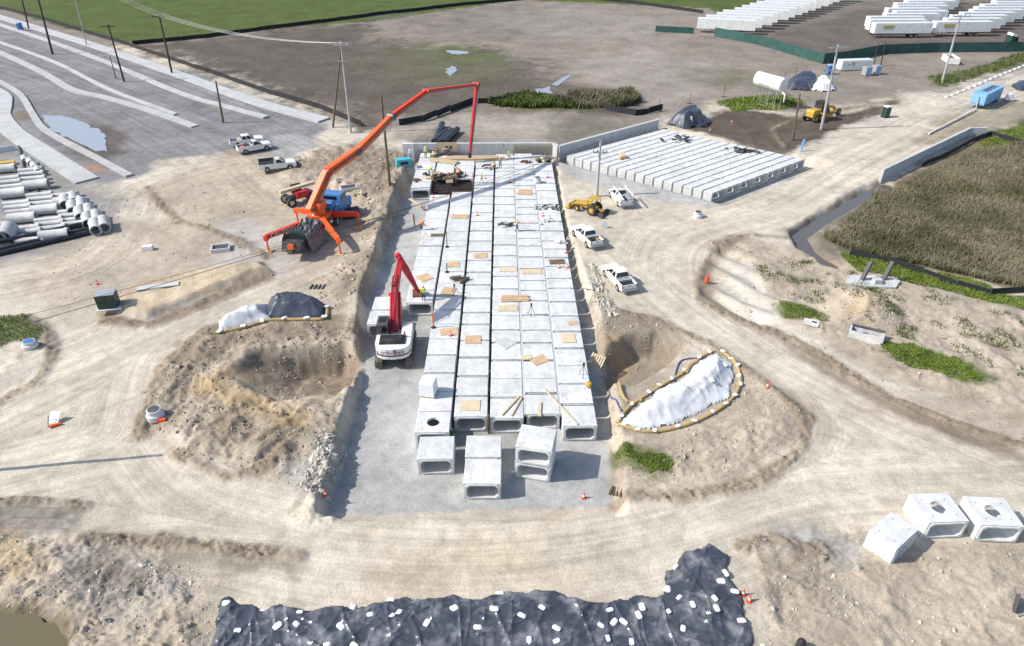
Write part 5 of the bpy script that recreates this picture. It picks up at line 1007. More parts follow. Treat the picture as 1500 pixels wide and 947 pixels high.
# ------------------------------------------------------------------ pipe yard
def pipe_mesh(L, r, t, n=18, bell=True):
    mb = MB(); ro = r; prof = [(ro - t, 0), (ro, 0), (ro, L * 0.86), (ro + (0.06 if bell else 0), L * 0.9), (ro + (0.06 if bell else 0), L), (ro - t, L), (ro - t, 0)]
    vs_ = []; m = len(prof) - 1
    for rr, y in prof[:-1]:
        for k in range(n): a = 2 * math.pi * k / n; vs_.append((rr * math.cos(a), y - L / 2, rr * math.sin(a)))
    mb.add(vs_, [(i * n + k, i * n + (k + 1) % n, ((i + 1) % m) * n + (k + 1) % n, ((i + 1) % m) * n + k) for i in range(m) for k in range(n)]); return mb.mesh('pipe', 'pipe')
PM = {}
def rcp(u, v, L, r, rz, label, group, dz=0.0):
    k = (L, r)
    if k not in PM: PM[k] = pipe_mesh(L, r, max(0.06, r * 0.18))
    p = PG(u, v); o = bpy.data.objects.new('concrete_pipe', PM[k]); C.objects.link(o); o.location = (p.x, p.y, p.z + r + dz); o.rotation_euler = (0, 0, rz + R(random.uniform(-1.5, 1.5))); return tag(o, label, 'concrete pipe', group)
for k in range(5):                                  # bright short pipes end to end in two lines
    for row in range(2):
        u = 98 + k * 11 + row * 13; v = 303 + k * 9.2 - row * 4; rcp(u, v, 2.2, 0.55, heading(P(0, 0), P(0, 0)) + R(30), 'bright concrete pipe, %s in the %s line of end-to-end pipes' % (ORD[k], ('outer', 'inner')[1 - row]), 'pipes laid end to end at the yard corner')
for row in range(9):
    v = 248 + row * 12.2; n = 3 if row > 2 else 2
    for c_ in range(n):
        u = 8 + c_ * 38 + row * 4.5
        if u > 108 + row * 2 or (row > 6 and c_ == 2 and u > 100): continue
        big = (row + c_) % 3 == 0
        for j in range(2 if not big else 1):
            rcp(u + j * 2, v + j * 5.5 + 5, 2.6, 0.5 if big else 0.3, R(-74), '%s grey pipe, %s row from the street, %s stack from bright pipes%s' % ('thick' if big else 'slim', ORD[row], ORD[n - 1 - c_], '' if big else (', front one' if j else ', rear one')), 'concrete pipes lying in the yard')
for k, (u, v) in enumerate(((38, 238), (46, 242), (52, 248), (57, 254))): rcp(u, v, 1.5, 0.38, R(35), 'short grey pipe, %s of the loose group by the pavement' % ORD[k], 'short pipes by the pavement')
for k, (u, v) in enumerate(((4, 352), (14, 352))): rcp(u, v, 2.4, 0.75, R(20), 'widest concrete pipe with open end, %s the long black pipes' % ('farther from' if k == 0 else 'nearer to'), 'wide pipes beside the black pipes')
for k in range(4):
    a, b = PG(-40, 384 - k * 6), PG(134 - k * 2, 343 - k * 4); m = MB(); z = 0.24 + (0.36 if k == 2 else 0); m.tube([Vector((0, 0, z)), b - a + Vector((0, 0, z))], 0.24, 12); tag(m.build('plastic_pipe', 'hdpe', None, a), 'long black plastic pipe, %s of the bundle in front of the concrete pipes' % ORD[k], 'plastic pipe', 'long black pipes')
for k, (a, b) in enumerate((((637, 213), (648, 186)), ((643, 215), (662, 196)), ((650, 214), (670, 194)), ((636, 213), (655, 197)))):
    a, b = PG(*a), PG(*b); m = MB(); m.tube([Vector((0, 0, 0.45)), b - a + Vector((0, 0, 0.45))], 0.42, 14); tag(m.build('culvert_pipe', 'hdpe', None, a), 'thick black pipe, %s of the group lying behind the headwall' % ORD[k], 'plastic pipe', 'black pipes behind the headwall')
wattle([(28, 215), (33, 235), (40, 262), (60, 285), (85, 297)], 0.13, 'dark bent hose running beside the pavement to the bright pipes', m='hdpe', name='hose', cat='hose')
o = place('yellow_trough', 'yellow steel tray at the edge of the pipe yard', 'tray', 4, 243, R(-70)); m = MB(); m.box((0, 0, 0.35), (1.2, 3.6, 0.5), taper=1.1); m.build('tray', 'yellow', o)
o = place('concrete_barrier', 'pale concrete barrier beside the yard pavement', 'barrier', 8, 222, R(35)); m = MB(); m.prism([(-0.3, 0), (0.3, 0), (0.12, 0.35), (0.08, 0.85), (-0.08, 0.85), (-0.12, 0.35)], -1.6, 1.6); m.build('barrier_block', 'concrete', o)

# ------------------------------------------------------------------ fences
def fence(name, label, px, h, m, step=2.6, post='steel', thin=0.03, panel=True, lean=0.0):
    ln = [Vector(p) for p in [tuple(P(u, v)[:2]) for u, v in px]]; o = thing(name, label, 'fence', (ln[0].x, ln[0].y, 0)); base = ln[0]
    for a, b in zip(ln[:-1], ln[1:]):
        n = max(1, int((b - a).length / step))
        for k in range(n):
            p, q = a + (b - a) * k / n - base, a + (b - a) * (k + 1) / n - base; zp = hz(p.x + base.x, p.y + base.y); zq = hz(q.x + base.x, q.y + base.y)
            if panel:
                mb = MB(); mb.bar((p.x, p.y, zp + h / 2), (q.x, q.y, zq + h / 2 + random.uniform(-lean, lean)), thin, h); mb.build('fence_panel', m, o)
            pm = MB(); pm.cyl((p.x, p.y, zp - 0.2), (p.x, p.y, zp + h * 1.06), 0.04, n=6)
            if not panel: pm.box((p.x, p.y, zp + 0.05), (0.9, 0.3, 0.08))
            pm.build('post', post, o)
    return o
fence('screened_fence', 'dark green screened chain fence round the trailer yard', [(1046, 54), (1110, 66), (1205, 94), (1240, 90), (1290, 80), (1370, 77), (1520, 76), (1600, 72)], 1.9, 'screen', 3.2)
fence('screened_fence', 'short dark screen piece beside the nearest diagonal trailer', [(960, 47), (1016, 50)], 1.3, 'screen', 3.0)
fence('silt_fence', 'black silt fence dividing the green field from the street and dark soil', [(-30, 5), (60, 28), (130, 50), (190, 68), (260, 92), (330, 115), (400, 140), (470, 160), (530, 185)], 0.8, 'silt', 3.5, lean=0.1)
fence('silt_fence', 'black silt fence along the top of the dark soil field', [(195, 66), (300, 56), (400, 42), (470, 34), (560, 22), (680, 8), (770, 0), (850, -2)], 0.8, 'silt', 4.0, lean=0.1)
fence('silt_fence', 'black silt fence along the far green field edge', [(850, -2), (930, 6), (1010, 17), (1030, 20)], 0.8, 'silt', 4.0)
fence('silt_fence', 'low black silt fence bending behind the culvert pipes', [(585, 184), (620, 178), (660, 164), (690, 152), (745, 150)], 0.9, 'silt', 2.4, lean=0.2)
fence('silt_fence', 'low black silt fence beside the pond reeds', [(815, 147), (860, 152), (900, 164), (930, 170), (970, 163)], 0.9, 'silt', 2.4, lean=0.2)
fence('silt_fence', 'black silt fence along the foot of the reed marsh', [(1245, 372), (1300, 385), (1350, 402), (1400, 420), (1450, 432), (1500, 430), (1560, 425)], 0.6, 'silt', 2.0, lean=0.12)
fence('silt_fence', 'black silt fence bending round the end of the retaining wall', [(1350, 243), (1390, 225), (1415, 212), (1450, 198), (1520, 215)], 0.6, 'silt', 2.2, lean=0.1)
fence('temporary_fence', 'row of temporary fence posts on feet in front of the tank', [(965, 163), (1010, 152), (1060, 142), (1095, 132)], 1.8, 'lsteel', 4.0, panel=False); fence('temporary_fence', 'row of temporary fence posts behind the tarpaulin heaps', [(1130, 130), (1180, 108), (1240, 100)], 1.8, 'lsteel', 4.0, panel=False)
a, b = P(1388, 143), P(1500, 97)
for k in range(17):
    p = a + (b - a) * (k / 16.0) * 1.08; m = MB(); m.box((0, 0, 0.1), (1.0, 0.5, 0.2), taper=0.8); o = tag(m.build('road_block', 'concrete', None, (p.x, p.y, hz(p.x, p.y)), R(22)), 'low white block in the line edging the gravel road', 'block', 'white blocks along the gravel road')

# ------------------------------------------------------------------ small concrete works
def riser(label, u, v, r, h, m='concrete', cover='steel', stuff_=None):
    o = place('manhole_riser', label, 'manhole', u, v); mb = MB(); mb.lathe([(r * 1.25, 0), (r * 1.25, h * 0.5), (r, h * 0.62), (r, h)], 22); mb.build('shaft', m, o); mb = MB(); mb.cyl((0, 0, h - 0.02), (0, 0, h + 0.05), r * 0.8, n=20); mb.build('cover', cover, o)
    if stuff_: mb = MB(); mb.box((0.8, -0.6, 0.2), (0.7, 0.3, 0.35)); mb.build('warning_flag', stuff_, o)
    return o
riser('white manhole riser with dark lid and red marker beside the left excavation', 229, 612, 0.62, 1.0, stuff_='cone'); riser('white manhole riser filled with blue sheeting on the grassy knoll', 45, 508, 0.6, 0.7, cover='blue'); riser('short white manhole riser standing on the haul road by the pole', 1022, 318, 0.55, 0.8)
riser('grey riser with pipe hole standing on the far deck', 787, 268, 0.5, 0.9)
bpy.context.view_layer.update()
for o in [o for o in C.objects if o.name.startswith('manhole_riser')][-1:]: o.location = (*P(787, 268, DECK)[:2], DECK)
o = place('transformer_cabinet', 'dark green metal transformer cabinet with pale blue top on a concrete pad', 'cabinet', 161, 449, R(14)); m = MB(); m.box((0, 0, 0.95), (2.0, 1.5, 1.7)); cbn = m.build('cabinet', 'green', o); m = MB(); m.box((0, 0, 1.83), (2.06, 1.56, 0.06)); m.build('lid', 'lsteel', o); m = MB(); m.box((0, -0.76, 0.98), (1.9, 0.03, 0.05)); m.box((0, -0.765, 1.0), (0.05, 0.03, 1.5)); m.build('door_seam', 'black', cbn); m = MB(); m.box((0.1, 0, 0.05), (2.6, 2.1, 0.12)); m.build('pad', 'concrete', o)
o = place('concrete_slab', 'pale thin concrete slab on the knoll beyond the green cabinet', 'slab', 232, 420, R(16)); m = MB(); m.box((0, 0, 0.06), (4.6, 0.9, 0.14)); m.build('slab', 'concrete2', o)
def vault(name, label, u, v, sx, sy, sz, rz, m1, fill=None):
    o = place(name, label, 'vault', u, v, rz); m = MB(); t = 0.14
    for c, d in (((-sx / 2, 0, sz / 2), (t, sy, sz)), ((sx / 2, 0, sz / 2), (t, sy, sz)), ((0, -sy / 2 + t / 2, sz / 2), (sx - t, t, sz)), ((0, sy / 2 - t / 2, sz / 2), (sx - t, t, sz))): m.box(c, d)
    m.box((0, 0, 0.1), (sx - t, sy - 2 * t, 0.1)); m.build('vault_wall', m1, o)
    if fill: q = MB(); q.box((0, 0, 0.22), (sx - t * 1.5, sy - t * 2.5, 0.1)); q.build('dark_interior', fill, o)
    return o
vault('utility_vault', 'open grey concrete vault sunk beside the pump truck', 324, 366, 2.2, 1.7, 0.5, R(15), 'concrete', 'steel'); vault('utility_vault', 'open vault frame on the rubble behind the pump boom', 511, 277, 2.4, 1.8, 0.4, R(20), 'concrete2', 'steel')
ov = vault('concrete_vault_box', 'long pale precast vault box with a dark pipe across its rim', 1267, 497, 3.2, 1.5, 1.0, R(-30), 'concrete', 'steel'); m = MB(); m.cyl((-1.6, 0.55, 1.1), (1.7, 0.6, 1.1), 0.12); m.build('rim_pipe', 'steel', ov); m = MB(); m.box((-0.7, -0.3, 1.05), (0.5, 0.9, 0.1)); m.build('cloth', 'grey_cloth', ov)
o = place('vault_lid', 'flat pale concrete vault lid with a dark slot on the grass', 'lid', 1188, 474, R(-28)); m = MB(); m.box((0, 0, 0.1), (1.6, 1.2, 0.18)); m.build('lid_slab', 'concrete', o); m = MB(); m.box((0.3, 0.1, 0.2), (0.5, 0.3, 0.02)); m.build('slot', 'black', o)
o = place('steel_post_pad', 'two dark leaning steel posts on a grey pad beside the reeds', 'posts', 1276, 412, sc=0.95); m = MB(); m.flat([(-2.6, -0.4), (-1.2, -1.2), (1.6, -1.4), (2.6, -0.2), (1.2, 0.9), (-1.6, 0.9)], 0.0, 0.14); m.build('pad', 'concrete2', o)
for x in (-0.9, 1.1): m = MB(); m.bar((x, 0.0, 0.1), (x + 0.5, 0.25, 1.9), 0.32, 0.3); m.build('post', 'steel', o)
m = MB(); m.box((0.2, -0.6, 0.35), (0.7, 0.6, 0.45)); m.build('junction_box', 'concrete2', o)
o = place('wrapped_bundle', 'small white wrapped bundle lying on the tan dirt', 'bundle', 217, 366, R(8)); m = MB(); m.box((0, 0, 0.3), (1.4, 0.8, 0.55), taper=0.9); m.build('wrapping', 'bag', o)
o = place('tipped_panel', 'dark leaning form panel on the ground at the frame edge', 'panel', 1490, 892, R(30)); m = MB(); m.bar((-0.6, 0, 0.1), (0.3, 0.4, 0.9), 0.06, 1.0); m.build('panel', 'steel', o); m = MB(); m.bar((-0.6, -0.3, 0.1), (2.4, -1.4, 0.1), 0.12, 0.12); m.build('frame_rail', 'lsteel', o)
o = place('lean_sign', 'small white a-frame sign behind the pickup with tools', 'sign', 885, 334, R(10)); m = MB(); m.bar((0, -0.25, 0), (0, 0, 1.0), 0.7, 0.04); m.bar((0, 0.25, 0), (0, 0, 1.0), 0.7, 0.04); m.build('sign_board', 'white', o)
o = place('broken_sign', 'collapsed folding road sign with red flags lying on the road', 'sign', 78, 622, R(30)); m = MB(); m.bar((0, 0, 0.1), (0.5, 0.7, 0.8), 0.9, 0.04); m.build('sign_board', 'lsteel', o); m = MB(); m.box((0.2, -0.4, 0.15), (0.9, 0.2, 0.2)); m.build('flag', 'cone', o); m = MB(); m.bar((-0.4, 0.5, 0.0), (-0.1, 0.3, 0.9), 0.05, 0.05); m.bar((-0.4, -0.2, 0.0), (-0.1, 0.3, 0.9), 0.05, 0.05); m.build('leg', 'steel', o)
def generator(name, label, u, v, mm, sx, sy, sz, rz, z=None):
    o = place(name, label, 'generator', u, v, rz); m = MB(); m.box((0, 0, 0.4 + sz / 2), (sx, sy, sz), taper=0.94); b = m.build('housing', mm, o); m = MB(); m.box((0, -sy / 2 + 0.01, 0.4 + sz * 0.5), (sx * 0.5, 0.06, sz * 0.4)); m.build('vent', 'black', b)
    for s in (-1, 1): wheel(o, s * (sx / 2 - 0.05), 0, 0.3, 0.2)
    m = MB(); m.box((0, 0, 0.34), (sx * 0.9, sy * 1.05, 0.12)); m.build('trailer_frame', 'steel', o); return o
generator('air_compressor', 'teal towable air compressor beside the headwall pier', 592, 246, 'teal', 2.6, 1.4, 1.2, R(18))
for k, (u, v) in enumerate(((484, 300),)): pass
o = place('concrete_washout', 'dark open steel wash box beside the pump truck cab', 'box', 514, 318, R(18)); m = MB(); m.box((0, 0, 0.6), (2.4, 1.6, 1.1), taper=1.12); m.build('box_shell', 'green', o); m = MB(); m.box((0, 0, 1.16), (2.3, 1.5, 0.04)); m.build('opening', 'black', o)

# ------------------------------------------------------------------ things lying on the deck
def deck(u, v, dz=0.0): p = P(u, v, DECK + 0.015); p.z += dz; return p
BOARDS = [(704, 375, 1.2, 1.0, 3, 'wood', 'square plywood sheet'), (622, 407, 1.2, 1.2, 38, 'wood', 'plywood diamond'), (664, 388, 1.1, 1.0, 5, 'wood', 'brown plywood square'), (657, 427, 1.1, 1.2, -10, 'wood', 'plywood piece with a stand'), (744, 395, 1.6, 0.8, 2, 'pale_wood', 'pale board'),
    (779, 398, 1.8, 0.9, 2, 'pale_wood', 'wide pale board'), (816, 384, 1.4, 0.9, 4, 'brown_wood', 'weathered brown board'), (744, 452, 1.6, 0.9, 2, 'pale_wood', 'pale plywood strip'), (693, 498, 1.2, 1.1, 2, 'wood', 'orange-brown plywood square'),
    (832, 496, 1.1, 1.2, 4, 'pale_wood', 'pale tan plywood'), (839, 474, 0.8, 0.5, 15, 'wood', 'small plywood offcut'), (769, 282, 1.5, 1.6, -4, 'wood', 'bright orange plywood sheet'), (674, 318, 1.7, 1.0, -8, 'wood', 'long plywood piece'), (741, 503, 1.2, 1.2, 45, 'concrete2', 'pale cement diamond'),
    (790, 528, 1.2, 0.9, 30, 'wood', 'tilted plywood sheet'), (771, 524, 0.8, 0.6, 5, 'pale_wood', 'small pale board'), (689, 594, 1.3, 1.1, -2, 'pale_wood', 'tan plywood at the deck end'), (658, 486, 1.4, 0.9, 10, 'wood', 'plywood under the boom shadow'), (640, 345, 1.2, 0.6, 0, 'brown_wood', 'narrow grey-brown board')]
for k, (u, v, sx, sy, a, mm, lab) in enumerate(BOARDS):
    p = deck(u, v); m = MB(); m.box((0, 0, 0.02), (sx, sy, 0.035)); tag(m.build('plywood_sheet', mm, None, p, R(a)), '%s lying flat on the concrete deck' % lab, 'board', 'boards on the deck')
p = deck(754, 438); o = thing('board_stack', 'stack of long weathered planks on the middle deck rows', 'lumber', p, R(3))
for k in range(5):
    m = MB(); m.box((random.uniform(-.1, .1), -0.4 + k * 0.2, 0.06 + (k % 2) * 0.04), (2.3, 0.18, 0.06)); m.build('plank', 'wood', o)
for k, (a, b, w, lab) in enumerate((((735, 609), (761, 581), 0.12, 'long plank lying aslant at the deck end'), ((749, 610), (764, 583), 0.12, 'second plank lying beside the aslant plank'), ((790, 611), (791, 590), 0.2, 'short upright-lying board at the deck end'), ((797, 570), (846, 623), 0.1, 'long thin pole lying across two deck rows'), ((600, 292), (622, 307), 0.3, 'pale plank bridging the bank to the deck'))):
    pa, pb = deck(*a), deck(*b); m = MB(); d = pb - pa; m.bar((0, 0, 0.05), d + Vector((0, 0, 0.05)), w, 0.07); tag(m.build('plank', 'pale_wood', None, pa), lab, 'plank')
p = deck(628, 577); o = thing('wrapped_pallet', 'white shrink-wrapped pallet of bags on the manhole row', 'pallet', p, R(-12)); m = MB(); m.box((0, 0, 0.62), (1.05, 1.0, 1.0), taper=0.95); m.box((0.06, 0.02, 1.16), (0.85, 0.85, 0.1)); m.build('wrapped_load', 'bag', o); m = MB()
for k in range(3): m.box((0, -0.4 + k * 0.4, 0.06), (1.05, 0.1, 0.11))
m.build('pallet_base', 'wood', o)
p = PG(873, 536); o = thing('wood_pallet', 'wooden slat pallet leaning against the sand bank', 'pallet', p + Vector((0, 0, 0.35)), R(-30)); o.rotation_euler = (R(40), 0, R(-35))
for k in range(6): m = MB(); m.box((-0.5 + k * 0.2, 0, 0.03), (0.12, 1.2, 0.03)); m.build('slat', 'pale_wood', o)
m = MB()
for y in (-0.5, 0, 0.5): m.box((0, y, -0.03), (1.15, 0.09, 0.08))
m.build('bearer', 'wood', o)
def cone(u, v, label, z=None, group=None):
    p = PG(u, v) if z is None else P(u, v, z); o = thing('traffic_cone', label, 'traffic cone', p, random.uniform(0, 3), group); o.scale = (0.68, 0.68, 0.68); m = MB(); m.lathe([(0.23, 0.0), (0.23, 0.05), (0.15, 0.055), (0.12, 0.22), (0.085, 0.42), (0.05, 0.58), (0.035, 0.74)], 12); m.build('cone_body', 'cone', o); m = MB(); m.lathe([(0.128, 0.22), (0.092, 0.42)], 12); m.build('reflective_band', 'white', o)
for u, v, l in ((143, 417, 'orange cone standing alone on tan dirt near the green cabinet'), (477, 726, 'orange cone at the left front corner of the gravel bed'), (855, 730, 'orange cone at the right front corner of the gravel bed'), (1124, 568, 'orange cone alone on the dirt right of the pale stockpile'), (1088, 872, 'orange cone beside the black sheeting, brighter of the pair'), (1097, 881, 'muddy cone beside the black sheeting, duller of the pair'),
    (408, 250, 'orange cone beside the work truck with dark boards'), (455, 242, 'orange cone on the rubble behind the work truck'), (1040, 192, 'orange marker cone beside the dark tarp heap'), (1072, 180, 'orange marker cone on the mud beyond the dark tarp heap'), (1398, 160, 'orange cone near the end of the blue tank')): cone(u, v, l)
for u, v in ((635, 290), (622, 308), (699, 316), (795, 317), (805, 321), (802, 260), (711, 262), (692, 259), (682, 257), (829, 371), (819, 393), (831, 393), (660, 492)): cone(u, v, 'orange cone standing on the concrete deck', DECK, 'cones on the deck')
def tripod(label, p, h=1.3, m_='steel'):
    o = thing('tripod', label, 'tripod', p)
    o.scale = (0.75, 0.75, 0.75)
    for k in range(3): a = k * 2.09 + 0.4; m = MB(); m.cyl((0, 0, h), (0.45 * math.cos(a), 0.45 * math.sin(a), 0), 0.03, n=6); m.build('leg', m_, o)
    m = MB(); m.box((0, 0, h + 0.08), (0.2, 0.2, 0.2)); m.build('head', 'black', o)
tripod('dark tripod stand on the middle of the deck', deck(778, 462)); tripod('dark tripod stand on the trench side of the deck', deck(854, 551)); tripod('small tripod on the row beside the excavator', deck(666, 430), 1.0); tripod('yellow laser tripod against the headwall', deck(738, 228), 1.6, 'yellow')
for k, (u, v, h, lab) in enumerate(((655, 362, 1.6, 'thin delineator post beyond the plywood on the deck'), (655, 399, 0.9, 'thin delineator post before the plywood on the deck'), (635, 480, 1.3, 'orange delineator post near the excavator'), (747, 268, 0.6, 'short red post at the far deck joint'))):
    p = deck(u, v); o = thing('delineator_post', lab, 'post', p); m = MB(); m.cyl((0, 0, 0.03), (0, 0, h), 0.045, n=8); m.build('tube', 'cone' if k > 1 else 'steel', o); m = MB(); m.lathe([(0.2, 0), (0.18, 0.06)], 10); m.build('base', 'black', o)
def heap(name, label, cat, u, v, n, mats, size, spread, z=DECK):
    p = P(u, v, z); o = thing(name, label, cat, p)
    for k in range(n):
        s = size * random.uniform(0.5, 1.2); m = MB(); T_ = Matrix.Translation((random.gauss(0, spread), random.gauss(0, spread * 0.6), 0.03 + s * 0.2 + random.uniform(0, spread * 0.3))) @ Matrix.Rotation(random.uniform(0, 3.1), 4, 'Z') @ Matrix.Rotation(random.uniform(-.4, .4), 4, 'X'); m.box((0, 0, 0), (s * random.uniform(.8, 2.4), s * .5, s * .4), T=T_); m.build('piece', random.choice(mats), o)
heap('tool_heap', 'dark heap of hoses and tools beside the walking worker', 'tools', 741, 330, 12, ['black', 'steel', 'bag'], 0.4, 0.5); heap('lumber_heap', 'heap of form lumber beside the rebar pit', 'lumber', 645, 262, 26, ['pale_wood', 'wood', 'rebar', 'brown_wood'], 0.7, 1.1); heap('brush_heap', 'brown bundle of tie wire on the far deck', 'bundle', 768, 238, 9, ['rebar', 'rust'], 0.4, 0.3)
heap('pump_set', 'black pump and hoses on the trench side of the far deck', 'pump', 804, 305, 10, ['black', 'steel', 'concrete2'], 0.5, 0.55); heap('bucket_pair', 'pair of brown buckets near the far headwall', 'buckets', 712, 247, 4, ['rust', 'rebar'], 0.45, 0.6); heap('bag_heap', 'white bags and rags on the trench side deck', 'bags', 808, 325, 8, ['bag', 'white'], 0.4, 0.5); heap('lumber_heap', 'lumber offcuts by the far headwall corner', 'lumber', 795, 236, 12, ['pale_wood', 'wood', 'black'], 0.6, 0.8)
heap('lumber_heap', 'tools and offcuts on the row beyond the excavator', 'tools', 668, 411, 8, ['steel', 'brown_wood'], 0.4, 0.45); heap('white_scraps', 'white plastic scraps on the trench side row', 'scraps', 818, 355, 6, ['bag', 'concrete2'], 0.35, 0.5); heap('lumber_heap', 'brown lumber and formwork beside the headwall pier', 'lumber', 640, 226, 14, ['wood', 'pale_wood', 'steel'], 0.6, 1.2)
heap('lumber_heap', 'dark bricks and dunnage on the skewed culvert', 'dunnage', 912, 232, 4, ['wood', 'brown_wood'], 0.9, 0.25); heap('lumber_heap', 'steel scraps lying far back on the skewed culvert', 'scraps', 985, 208, 9, ['black', 'steel'], 0.5, 1.4); heap('lumber_heap', 'rubble and dunnage on the back corner of the skewed culvert', 'dunnage', 1085, 222, 10, ['rust', 'black', 'steel'], 0.6, 1.0)
p = deck(690, 233); o = thing('waler_beams', 'long pale timber walers laid along the headwall', 'lumber', p)
for k in range(4): m = MB(); m.box((0.2 * k, -0.5 + 0.33 * k, 0.12), (9.0 - k, 0.24, 0.2)); m.build('beam', 'pale_wood' if k % 2 else 'wood', o)
p = deck(655, 224); o = thing('form_box', 'plywood form panel with two square holes standing at the headwall', 'formwork', p + Vector((0, 0.4, 0))); m = MB(); m.box((0, 0, 0.6), (2.6, 0.08, 1.2)); m.build('panel', 'pale_wood', o); m = MB(); m.box((-0.1, -0.05, 0.6), (0.3, 0.03, 0.3)); m.build('hole', 'black', o); m = MB(); m.box((0.45, -0.05, 0.6), (0.3, 0.03, 0.3)); m.build('hole', 'black', o)
p = deck(650, 238); o = thing('lumber_bundle', 'yellow bundle of new lumber lying before the headwall', 'lumber', p, R(-18))
for k in range(5): m = MB(); m.box((0, -0.3 + 0.16 * k, 0.15 + 0.1 * (k % 2)), (3.6, 0.14, 0.2)); m.build('beam', 'pale_wood', o)
p = P(650, 270, -0.2); o = thing('rebar_mat', 'dark rebar mat filling the open pit in the deck', 'rebar', (-5.9, 74.9, -0.15))
for k in range(15): m = MB(); m.cyl((-2.25, -1.4 + k * 0.2, 0), (2.25, -1.4 + k * 0.2, 0), 0.03, n=5); m.build('bar', 'rebar', o)
for k in range(22): m = MB(); m.cyl((-2.25 + k * 0.214, -1.45, 0.06), (-2.25 + k * 0.214, 1.45, 0.06), 0.03, n=5); m.build('bar', 'rebar', o)
m = MB(); m.box((0, 0, -0.4), (4.6, 2.9, 0.1)); m.build('form_floor', 'rebar', o)
o = thing('marker_ball', 'orange ball marker on the edge of the deck', 'marker', deck(862, 567)); m = MB(); m.lathe([(0.05, 0.0), (0.2, 0.08), (0.25, 0.22), (0.2, 0.36), (0.06, 0.44)], 12); m.build('ball', 'yellow', o)
m = MB(); o = place('barricade', 'orange plastic barrel marker beside the rutted bank', 'barrel', 1035, 414); m.lathe([(0.28, 0), (0.28, 0.4), (0.23, 0.42), (0.22, 0.85), (0.1, 0.9)], 14); m.build('barrel', 'cone', o)
o = place('blue_pipe_stub', 'bright blue plastic pipe standing upright beside the mud track', 'pipe', 1173, 222); m = MB(); m.cyl((0, 0, 0), (0.15, 0, 2.2), 0.18, n=10); m.build('tube', 'bluepipe', o)
o = place('steel_barrel', 'dark rounded barrel standing near the black sheeting', 'barrel', 1171, 950); m = MB(); m.lathe([(0.30, 0), (0.32, 0.3), (0.28, 0.75), (0.1, 0.95)], 14); m.build('barrel', 'black', o)
for k in range(4): o = place('timber_beam', 'timber beam lying by the gravel edge near the right cone', 'timber', 895 + k * 5, 719 + k * 1, R(65), 'timbers at the gravel edge'); m = MB(); m.box((0, 0, 0.06), (1.0, 0.16, 0.13)); m.build('beam', 'brown_wood', o)
for k in range(4): o = place('timber_beam', 'dark timber piece beside the haul road bend', 'timber', 456 + k * 6, 421, R(80), 'timbers at the haul road bend'); m = MB(); m.box((0, 0, 0.08), (1.0, 0.16, 0.15)); m.build('beam', 'steel', o)
for k, (x, z) in enumerate(((-5.93 + 2.4, 1.3), (-1.1, 1.6))): m = MB(); m.box((0, 0, z / 2), (0.3 if k == 0 else 0.12, 0.16, z)); tag(m.build('timber_post', 'brown_wood' if k else 'steel', None, (x, 33.0 + k, ZB)), 'upright %s in the joint at the near deck end' % ('dark steel plate' if k == 0 else 'brown timber'), 'post')

